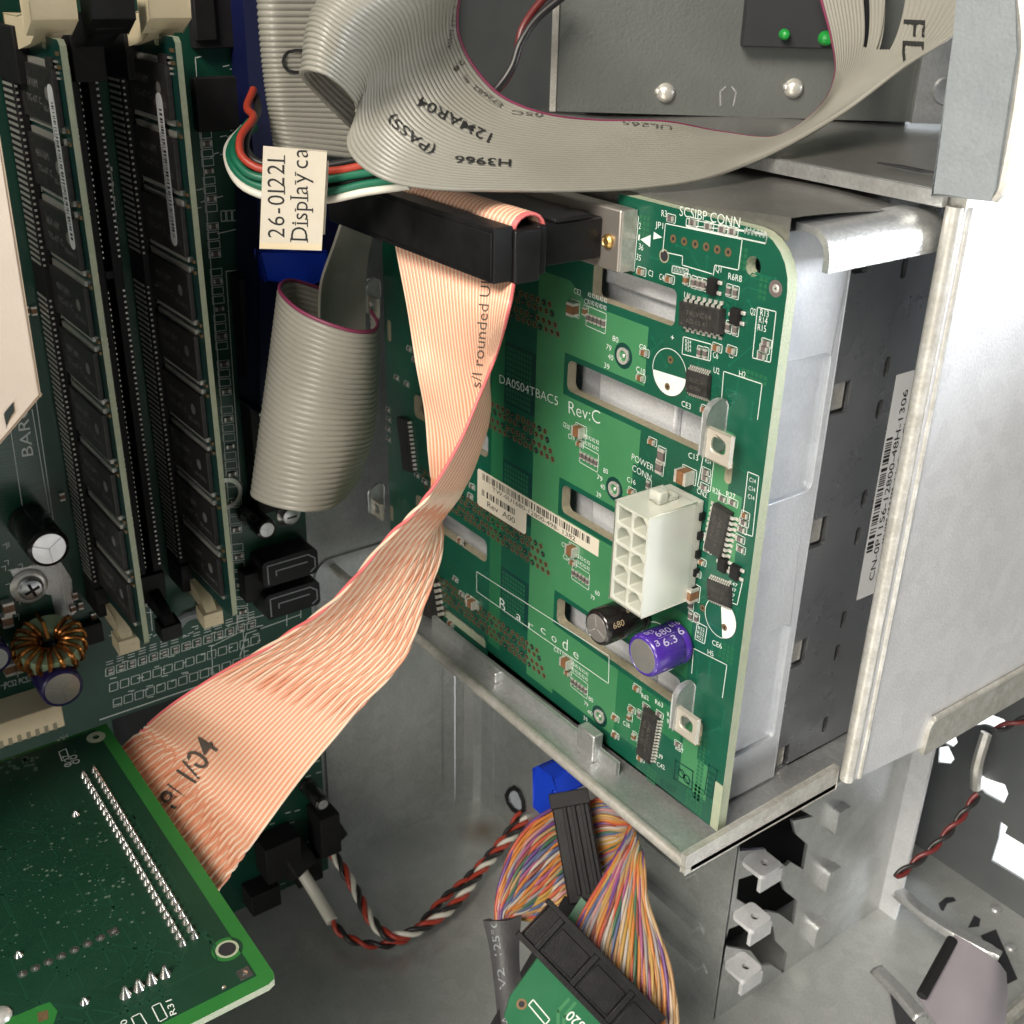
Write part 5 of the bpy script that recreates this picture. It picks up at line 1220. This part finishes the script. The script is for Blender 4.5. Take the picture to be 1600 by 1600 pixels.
# --- twisted fan wires on the floor
def twisted(name, pts, cols, r, pitch, label, n=170, group=None):
    P = spline([at(p[0], p[1], d=p[2]) if p[2] > 100 else at(p[0], p[1], z=p[2]) for p in pts], n); t = thing(name, P[n//2], label, 'wires', group); k = len(cols); up = V((0, 0, 1)); paths = [[] for _ in cols]; s_ = 0
    for i in range(n):
        tg_ = (P[min(i+1, n-1)]-P[max(i-1, 0)]).normalized(); x = (up-tg_*up.dot(tg_)).normalized(); y = tg_.cross(x); up = x
        if i: s_ += (P[i]-P[i-1]).length
        for j in range(k):
            ph = 2*math.pi*(s_/pitch+j/k); paths[j].append(P[i]+(x*math.cos(ph)+y*math.sin(ph))*r*(1.15 if k > 2 else 1.0))
    for j, c_ in enumerate(cols):
        b = MB(); b.tube(paths[j], r, 9); b.build({'red': 'red_wire', 'dred': 'red_wire', 'wblk': 'black_wire', 'wwht': 'white_wire'}[c_], M[c_], t, ang=80)
    return t
twisted('twisted_wires', [(508,1318,18), (530,1348,15), (556,1392,11), (582,1440,8), (612,1463,6.5), (655,1452,6.5), (712,1412,7), (755,1356,8), (795,1312,9), (822,1280,10)], ['red', 'wblk', 'wwht'], .82, 13, 'three strand red, black and white twisted wire running along the case floor')
t2 = twisted('twisted_wires', [(520,1440,7), (534,1458,5.5), (560,1472,4.5), (600,1476,4), (640,1462,4), (690,1408,5), (735,1368,6), (790,1306,9), (812,1270,12)], ['red', 'wblk'], .75, 11, 'red and black twisted wire that comes out of a cream sleeve on the case floor')
P = spline([at(470, 1360, z=17), at(495, 1400, z=11), at(519, 1440, z=7.5)], 20); b = MB(); b.tube(P, 1.9, 12); b.build('sleeve', M['wwht'], t2, ang=80)
for px, py, zz in ((463, 1345, 20), (512, 1305, 20)):
    A = at(px, py, z=zz); b = MB(); F = frame_to(A, (.55, .25, -.75)); b.box(F, -5, 5, -3, 3, -6, 4)
    o = b.build('fan_plug', M['black2'], None, bevel=.5)
    tag(o, 'black wire plug at the top of the cream sleeve' if px < 500 else 'black wire plug at the top of the three strand red, black and white wire', 'plug', 'fan plugs on the motherboard')
# --- rainbow cable, its connectors and little terminator board
rc = thing('rainbow_cable', at(930, 1400, d=310), 'rainbow coloured twisted ribbon cable with two black plugs, under the drive cage', 'ribbon cable')
pal = [(.28,.08,.16), (.44,.09,.05), (.46,.17,.04), (.36,.21,.09), (.44,.34,.24), (.12,.05,.18), (.42,.37,.32), (.2,.06,.045), (.36,.24,.12), (.05,.12,.07), (.4,.2,.19), (.09,.11,.2), (.4,.24,.06), (.25,.22,.22)]
PM = [mat('rainbow_wire_%s' % n_, c_, .4) for n_, c_ in zip('rose orange amber tan cream violet white brown sand green pink blue gold beige'.split(), pal)]
def rain(st, n, npair, twf, nm, seed):
    S_ = surf(st, n); rnd = random.Random(seed); cs = {}
    order = [rnd.randrange(len(pal)) for _ in range(npair*2)]; order[0] = 5; order[1] = 1; order[2] = 2; order[3] = 2
    sg = strands(S_, n, npair, .5, twf, lambda j, e: order[2*j+e], seed, 6, 1.)
    mm = MB(); 
    for k, x in sg.items(): mm.add(x.v, x.f, k)
    return mm.build(nm, PM, rc, ang=80)
tw2 = lambda t, u, dp: math.pi*(5*t+2.0*u)+dp
rain([[(906,1262,323), (912,1300,324), (917,1340,325), (921,1380,326)],
      [(936,1246,321), (940,1288,322), (942,1325,323), (944,1362,324)],
      [(966,1250,319), (966,1290,320), (965,1318,320), (963,1345,320)],
      [(984,1272,316), (985,1292,316), (984,1308,315), (978,1322,314)],
      [(980,1302,311), (990,1310,311), (996,1318,311), (999,1328,311)],
      [(958,1345,306), (975,1348,306), (992,1350,307), (1006,1352,308)],
      [(926,1398,302), (958,1402,303), (988,1406,305), (1013,1412,306)],
      [(900,1445,300), (940,1462,301), (985,1478,302), (1038,1478,304)],
                [(884,1478,299), (930,1520,300), (980,1560,301), (1056,1545,303)],
                [(880,1492,300), (922,1545,301), (975,1610,302), (1062,1620,304)]], 110, 30, tw2, 'wires', 5)
rain([[(884,1250,322), (888,1300,322), (893,1350,322), (899,1402,322)],
      [(858,1264,320), (866,1310,320), (876,1362,320), (886,1414,320)],
      [(826,1288,318), (840,1335,318), (856,1385,319), (870,1428,320)],
      [(799,1328,316), (816,1365,317), (834,1405,318), (850,1436,319)],
      [(782,1375,315), (798,1398,316), (815,1420,317), (828,1438,318)],
      [(775,1415,315), (784,1425,315), (793,1432,316), (802,1438,317)],
      [(776,1450,315), (782,1456,315), (789,1460,316), (796,1462,317)]], 70, 26, lambda t, u, dp: math.pi*(4*t+2*u)+dp, 'fanned_wires', 9)
# upper connector: long black bar with a ribbed back, blue latch behind it
def bar_frame(p0, p1, d0, d1, hint):
    A, B_ = at(*p0, d=d0), at(*p1, d=d1); v_ = (B_-A).normalized(); h = (CAM-A).normalized(); w2 = (h-v_*h.dot(v_)).normalized(); return Frame(A, v_.cross(w2), v_, w2), (B_-A).length
F, Lc = bar_frame((888, 1240), (918, 1408), 316, 318, None); b = MB()
b.box(F, -5, 5, 0, Lc, -5, 2.2); o = b.build('plug', M['black'], rc, bevel=.5)
b = MB()
for x in (-3.6, -1.2, 1.2): b.box(F, x, x+1.2, 2.5, Lc-2, 2.2, 3.0)
b.box(F, -5.3, 5.3, -.8, 3.2, 2.2, 3.4); b.build('plug_rib', M['black2'], o, bevel=.25)
b = MB(); Fq = Frame(at(862, 1232, d=330), (1, 0, 0), (0, 0, 1), (0, -1, 0)); b.plate(Fq, [(-5, -9), (2, -9), (3.5, 2), (6, 3), (2, 6), (-4, 5.5), (-5.5, 4)], -6, 2); o = b.build('blue_port', M['blue'], None, bevel=.7)
tag(o, 'bright blue plastic port behind the upper black plug of the rainbow cable', 'connector')
# lower connector
F2, L2c = bar_frame((872, 1478), (1012, 1622), 292, 296, None); b = MB()
b.box(F2, -6, 5, -8, L2c, -7, 0); o = b.build('plug', M['black'], rc, bevel=.5)
b = MB()
for i in range(3): b.box(F2, -3.6, 3.2, -2+i*11.5, 7.2+i*11.5, 0, .35)
b.box(F2, -6.3, -5, -9, L2c, -5, 1.4); b.box(F2, 4, 5.4, -9, L2c, -4, 1.2)
for i in range(4): b.box(F2, -5, 4, -4.2+i*11.5, -2.7+i*11.5, 0, 1.2)
b.build('plug_rib', M['black'], o, bevel=.25)
# small green board under the plug
tb = thing('terminator_board', at(880, 1540, d=300), 'small green circuit board beside the lower plug of the rainbow cable, at the bottom edge', 'circuit board')
q = [at(843, 1492, d=298), at(960, 1612, d=304), at(796, 1560, d=300)]
w_ = (q[1]-q[0]).cross(q[2]-q[0]); w_ = w_ if w_.dot(CAM-q[0]) > 0 else -w_
FTB = Frame(q[0], q[1]-q[0], w_.cross(q[1]-q[0]), w_)
lp = lambda px, py: FTB.px(px, py)
b = MB(); b.plate(FTB, [lp(*p) for p in ((843, 1493), (1000, 1650), (850, 1720), (778, 1584), (797, 1557))][::1], -1.6, 0); b.build('board', M['mask'], tb) if False else None
def ccw(P): return P if sum(P[i][0]*P[(i+1) % len(P)][1]-P[(i+1) % len(P)][0]*P[i][1] for i in range(len(P))) > 0 else P[::-1]
b = MB(); b.plate(FTB, ccw([lp(*p) for p in ((843, 1493), (1000, 1650), (850, 1720), (788, 1588), (797, 1557))]), -1.6, 0); b.build('board', M['maskm'], tb, smooth=False)
b = MB(); b.line(FTB, [lp(*p) for p in ((833, 1562), (859, 1593), (852, 1601), (826, 1570))], .3, .03, closed=True); text(b, FTB, '320', lp(915, 1600), lp(893, 1578), 2.4, .03, thin=.01); b.build('silkscreen', M['silk'], tb, smooth=False)
b = MB(); 
for L_ in (((872, 1600), (872, 1580), (888, 1562)), ((880, 1606), (882, 1588), (898, 1568))): b.line(FTB, [lp(*p) for p in L_], .8, .02)
b.build('traces', M['maskl'], tb, smooth=False)
a, v = lp(815, 1569); b = MB(); b.ring(FTB, a, v, .7, 1.3, .03, 16, 0); b.disc(FTB, a, v, .75, .035, 12, 1); b.build('mounting_hole', [M['brass'], M['dark']], tb, smooth=False)
b = MB(); A, B_ = at(848, 1494, d=296), at(985, 1640, d=301); b.tube([A, B_], .5, 6); b.build('edge_contacts', M['gold'], tb)
q = [at(886, 1442, d=316), at(914, 1405, d=318), at(868, 1450, d=314), at(906, 1398, d=320)]
b = MB(); b.add([at(*p, d=312) for p in ((868, 1470), (886, 1436), (908, 1402), (922, 1415), (905, 1446), (884, 1476))], [(0, 5, 4, 1), (1, 4, 3, 2)]); b.build('board_end', M['maskm'], tb, smooth=False, solid=1.5)
# black backing bar of the connector and the grey sleeve
b = MB(); F3, L3 = bar_frame((898, 1408), (782, 1612), 317, 306, None); b.box(F3, -3, 3, 0, L3, -4, 0); o = b.build('backing_bar', M['rubber'], None, bevel=.4)
tag(o, 'black bar behind the small green board, slanting down to the bottom edge', 'bar')
st = [[(760,1436,313), (772,1440,311), (790,1440,311), (811,1430,313)], [(770,1475,312), (780,1480,310), (792,1480,310), (806,1475,312)], [(778,1530,311), (786,1535,309), (798,1535,309), (808,1520,311)], [(783,1580,309), (792,1585,307), (808,1580,307), (822,1560,309)], [(786,1640,308), (796,1640,306), (815,1640,306), (830,1630,308)]]
S4 = surf(st, 40); sb = ribbed(S4, 40, 1, .0, 2.6, 12); sl = sb.build('heat_shrink_sleeve', M['sleeve'], None, ang=60)
tag(sl, 'dark grey shrink sleeve with pale print, gathering the fanned rainbow wires', 'cable sleeve')
b = MB(); dec = Decal(sb); dec.text(b, '125°C', (784, 1492), (776, 1434), 11, .15); dec.text(b, 'V2', (792, 1545), (787, 1512), 11, .15); dec.text(b, 'A', (796, 1600), (794, 1586), 11, .15)
b.build('printed_lettering', M['paint'], sl, smooth=False)
# ------------------------------------------------------------------ upper bay
ub = thing('upper_bay', (110, 210, 248), 'upper drive bay with dull steel floor and back plate, above the drive cage', 'drive bay')
ZU = 247.6
b = MB(); pts = [(20, 184.5), (149, 184.5), (149, 330), (20, 330)]; nn_ = 24; vs = []
for i in range(nn_+1):
    for j in range(nn_+1):
        x = 20+129*i/nn_; y = 184.5+140*j/nn_; vs.append(V((x, y, ZU+1.3*math.sin(y*.06-x*.02)*math.sin(x*.05)*min(1, (y-184)/20))))
b.add(vs, [(i*(nn_+1)+j, (i+1)*(nn_+1)+j, (i+1)*(nn_+1)+j+1, i*(nn_+1)+j+1) for i in range(nn_) for j in range(nn_)]); b.build('bay_floor', M['plated2'], ub)
b = MB(); b.plate(Frame((0, 184.5, ZU), (1, 0, 0), (0, 0, 1), (0, -1, 0)), [(20, -2.4), (150, -2.4), (150, .3), (20, .3)], -1, .4); b.build('bay_lip', M['zinc'], ub, bevel=.4)
d_ = V((92-29, 268-192, 0)).normalized(); FU = Frame((29, 192, ZU), d_, (0, 0, 1), d_.cross(V((0, 0, 1))))
b = MB(); b.plate(FU, [(0, 0), (100, 0), (100, 110), (0, 110)], -1.2, 0); b.build('back_plate', M['plated'], ub)
b = MB(); b.box(FU, -1.6, 0, 0, 110, -1.6, .6); b.build('plate_edge', M['edge'], ub)
for i, (px, py) in enumerate(((1040, 145), (1240, 138), (1470, 138))):
    a, v = FU.px(px, py); b = MB(); Fz = FU.sub(a, v)
    b.lathe(Fz, 0, 0, [(2.4, 0), (2.3, .8), (1.6, 1.7), (.8, 2.0), (.01, 2.0)], 16); b.ball(FU.P(a-1.9, v+.3, .6), .9); b.build('rivet', M['tin'], ub)
a, v = FU.px(1137, 150); b = MB(); b.line(FU, [(a-1.6, v-2.2), (a-2, v+1), (a-.8, v+2.2)], .35, .05); b.line(FU, [(a+1.6, v-2.2), (a+2, v+1), (a+.8, v+2.2)], .35, .05); b.build('embossed_mark', M['zinc'], ub, smooth=False)
a, v = FU.px(1445, 60); b = MB(); b.plate(FU, [(a-.5, 0), (100, 0), (100, 60), (a-.5, 60)], .2, 2.5); b.build('side_plate', M['zinc'], ub)
a, v = FU.px(1475, 140); b = MB(); b.lathe(FU.sub(a, v, 2.5), 0, 0, [(3.6, .05), (3.2, .9), (1.5, .5), (.01, .4)], 18); b.build('rivet', M['zinc'], ub)
b = MB(); Fsl = Frame((112, 200, ZU+.9), (1, 0, 0), (0, 1, 0), (0, 0, 1)); a, v = Fsl.px(1420, 264); b.plate(Fsl, [(a-7, v-.6), (a+4, v-1.6), (a+6, v), (a-2, v+.8)], 0, .4); b.build('floor_slot', M['dark'], ub)
# dark electronics with two lit green lamps behind the cable
lb = thing('indicator_board', FU.P(55, 60, 5), 'dark electronics block with two glowing green lamps, behind the grey cable at the top', 'circuit board')
a0, v0 = FU.px(1158, 72, 3); a1, v1 = FU.px(1305, 60, 3); b = MB(); b.box(FU, a0, a1+10, v0, v0+40, .1, 5); b.build('board', M['dark'], lb, bevel=.3)
for px, py, r_ in ((1226, 54, 1.3), (1290, 60, 1.7)):
    a, v = FU.px(px, py, 6); b = MB(); b.lathe(FU.sub(a, v, 5), 0, 0, [(r_, 0), (r_*.95, 1.6), (r_*.6, 2.6), (.01, 2.9)], 14); b.build('lamp', M['led'], lb)
# grey painted flange at the top right
pf = thing('painted_flange', (153, 178, 249), 'grey painted steel flange with rounded lower corner, at the top right', 'flange')
FPf = Frame((153.5, 183, 0), V((1, .05, 0)), (0, 0, 1), (0, -1, 0))
pp = lambda *L: [FPf.px(*p) for p in L]
b = MB(); b.plate(FPf, ccw(pp((1458, 304), (1545, 312), (1556, 296), (1590, 80), (1582, -40), (1502, -40), (1493, 60))), -2.2, 0); b.build('face', M['paint'], pf, bevel=.5)
b = MB(); e_ = pp((1545, 312), (1557, 296), (1592, 80), (1584, -40)); b.tube(spline([FPf.P(p[0], p[1], -1.2) for p in e_], 30), 1.0, 8); b.build('rim', M['edge'], pf)
b = MB(); FPx = Frame((159, 0, 0), (0, 1, 0), (0, 0, 1), (1, 0, 0)); b.plate(FPx, [(186.5, 247.8), (330, 247.8), (330, 330), (186.5, 330)], -1, 0); b.plate(FPx, [(186.5, 257), (300, 257), (300, 300), (186.5, 300)], .1, 1.2); b.build('side', M['sheet'], pf, bevel=.4)
# ------------------------------------------------------------------ dark corner behind the top cable
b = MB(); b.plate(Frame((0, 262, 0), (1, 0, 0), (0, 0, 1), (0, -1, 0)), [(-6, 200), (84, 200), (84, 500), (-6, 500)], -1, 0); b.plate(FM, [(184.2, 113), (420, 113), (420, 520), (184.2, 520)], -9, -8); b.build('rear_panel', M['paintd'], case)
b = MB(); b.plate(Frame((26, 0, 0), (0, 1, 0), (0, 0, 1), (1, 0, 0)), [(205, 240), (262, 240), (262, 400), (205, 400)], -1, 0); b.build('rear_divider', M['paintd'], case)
ku = thing('dark_wires', at(800, 80, d=300), 'thin black and dark red wires hanging in the dark corner behind the top cable', 'wires')
for nm, mt, pts in (('black_wire', 'wblk', [(885,-10,300), (838,30,298), (812,70,296), (800,105,295), (775,140,294), (745,165,292)]), ('red_wire', 'dred', [(862,-15,302), (835,15,300), (815,48,298), (806,90,297), (785,132,296), (750,160,294)])):
    b = MB(); b.tube(spline([at(p[0], p[1], d=p[2]) for p in pts], 30), 1.0, 8); b.build(nm, M[mt], ku, ang=80)
# deep blue plastic behind the tag and loop
b = MB(); FBl = Frame((12, 0, 0), (0, 1, 0), (0, 0, 1), (1, 0, 0))
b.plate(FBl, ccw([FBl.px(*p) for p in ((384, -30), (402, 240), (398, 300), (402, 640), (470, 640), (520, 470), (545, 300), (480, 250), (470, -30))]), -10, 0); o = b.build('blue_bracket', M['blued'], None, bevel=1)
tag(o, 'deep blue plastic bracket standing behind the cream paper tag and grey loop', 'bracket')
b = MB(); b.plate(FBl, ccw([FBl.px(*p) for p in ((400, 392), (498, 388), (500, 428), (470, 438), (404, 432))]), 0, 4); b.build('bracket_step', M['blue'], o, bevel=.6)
# dark background block left of the blue bracket (top left corner)
# ------------------------------------------------------------------ lower right corner of the case
YF = 308
FR = Frame((0, YF, 0), (1, 0, 0), (0, 0, 1), (0, -1, 0))
fp = lambda *L: [FR.px(*p) for p in L]
holes = [fp((1472, 1160), (1478, 1142), (1490, 1140), (1496, 1160), (1488, 1168)), fp((1466, 1192), (1468, 1168), (1482, 1166), (1491, 1186), (1484, 1194)), fp((1487, 1134), (1500, 1128), (1503, 1136), (1494, 1140)),
         fp((1524, 1134), (1530, 1110), (1568, 1124), (1580, 1136), (1566, 1142), (1538, 1132)), fp((1523, 1212), (1527, 1205), (1540, 1216), (1570, 1226), (1575, 1240), (1568, 1256), (1540, 1240), (1530, 1228)),
         fp((1549, 1345), (1560, 1310), (1564, 1284), (1574, 1292), (1570, 1302), (1640, 1345), (1640, 1400))]
b = MB(); b.plate(FR, [(80, 0), (330, 0), (330, 240), (80, 240)], -1, 0, [ccw(h) for h in holes]); b.build('front_panel', M['paintd'], case)
b = MB(); q0, q1 = FR.px(1550, 1140), FR.px(1533, 1225); b.tube(spline([FR.P(q0[0], q0[1], 3), FR.P((q0[0]+q1[0])/2+.6, (q0[1]+q1[1])/2, 6), FR.P(q1[0], q1[1], 3)], 16), 1.9, 8); b.build('wire_loop', M['edge'], case)
twisted('twisted_wires', [(1640, 1112, 345), (1590, 1128, 345), (1556, 1140, 345)], ['dred', 'wblk'], .65, 11, 'short red and black twisted wire end at the upper right of the white holes', 40)
twisted('twisted_wires', [(1528, 1242, 340), (1500, 1278, 338), (1465, 1318, 336), (1425, 1352, 334), (1400, 1370, 332)], ['dred', 'wblk'], .65, 11, 'red and black twisted wire hanging before the dark panel with white holes', 60)
# floor fittings
b = MB(); fl = lambda *L: [FF.px(*p) for p in L]
b.plate(FF, ccw(fl((1470, 1422), (1466, 1412), (1478, 1402), (1490, 1402), (1494, 1408), (1480, 1412), (1474, 1424))), .05, .1); b.plate(FF, ccw(fl((1512, 1450), (1522, 1430), (1532, 1436), (1530, 1448))), .05, .1)
b.plate(FF, ccw(fl((1532, 1462), (1556, 1452), (1590, 1530), (1570, 1540))), .05, .1); b.build('floor_cutout', M['dark'], case, smooth=False)
for px, py in ((1556, 1420), (1580, 1480)):
    a, v = FF.px(px, py); b = MB(); b.lathe(FF, a, v, [(2, .05), (1.6, .8), (.01, 1.1)], 14); b.build('floor_stud', M['zinc'], case)
lv = thing('steel_lever', at(1500, 1460, z=20), 'long flat steel lever with folded rounded end, in the lower right corner', 'lever')
P = [at(1405, 1395, z=16), at(1440, 1425, z=18), at(1490, 1458, z=20), at(1562, 1496, z=20)]
b = MB(); pr = spline(P, 24); up = V((0, 0, 1)); vs = []
for i, p in enumerate(pr):
    t = (pr[min(i+1, 23)]-pr[max(i-1, 0)]).normalized(); sd = t.cross(up).normalized(); wd = 3.2*(1 if i < 22 else .7)
    vs += [p-sd*wd, p-sd*wd*.55+up*1.6, p+sd*wd*.55+up*1.6, p+sd*wd]
b.add(vs, [(4*i+j, 4*i+j+1, 4*i+j+5, 4*i+j+4) for i in range(23) for j in range(3)]+[(0, 1, 2, 3), (92, 93, 94, 95)]); b.build('arm', M['zinc'], lv, solid=.8)
lv2 = thing('steel_lever', at(1420, 1550, z=20), 'second steel lever, its rounded tip beside the perforated bracket at the bottom', 'lever')
P = [at(1370, 1515, z=22), at(1400, 1545, z=23), at(1440, 1592, z=24)]; b = MB(); pr = spline(P, 16); vs = []
for i, p in enumerate(pr):
    t = (pr[min(i+1, 15)]-pr[max(i-1, 0)]).normalized(); sd = t.cross(up).normalized(); vs += [p-sd*2.6, p-sd*1.5+up*1.4, p+sd*1.5+up*1.4, p+sd*2.6]
b.add(vs, [(4*i+j, 4*i+j+1, 4*i+j+5, 4*i+j+4) for i in range(15) for j in range(3)]); b.build('arm', M['zinc'], lv2, solid=.8)
# lilac grey curved flap
st = [[(1492,1462,315), (1470,1500,312), (1448,1535,308), (1436,1560,306)], [(1520,1478,314), (1500,1515,311), (1480,1560,308), (1462,1600,305)], [(1552,1500,315), (1545,1540,312), (1530,1590,308), (1510,1650,304)], [(1568,1520,320), (1570,1560,317), (1566,1610,313), (1560,1670,309)]]
S5 = surf(st, 30); sb = ribbed(S5, 30, 1, 0, 1.4, 12); o = sb.build('curved_flap', M['lilac'], None, ang=60)
tag(o, 'smooth lilac grey curved plastic flap in the lower right corner', 'plastic flap')
b = MB(); b.tube([at(1488, 1468, d=313), at(1440, 1556, d=304)], 1.3, 8); b.build('flap_edge', M['rubber'], o)
b = MB(); b.plate(FF, ccw(fl((1400, 1600), (1388, 1540), (1412, 1560), (1450, 1640))), .05, .2); b.build('floor_recess', M['dark'], case, smooth=False)
b = MB(); b.tube([at(1560, 1602, z=6), at(1640, 1530, z=6)], 2.2, 8); b.build('floor_rim', M['edge'], case)
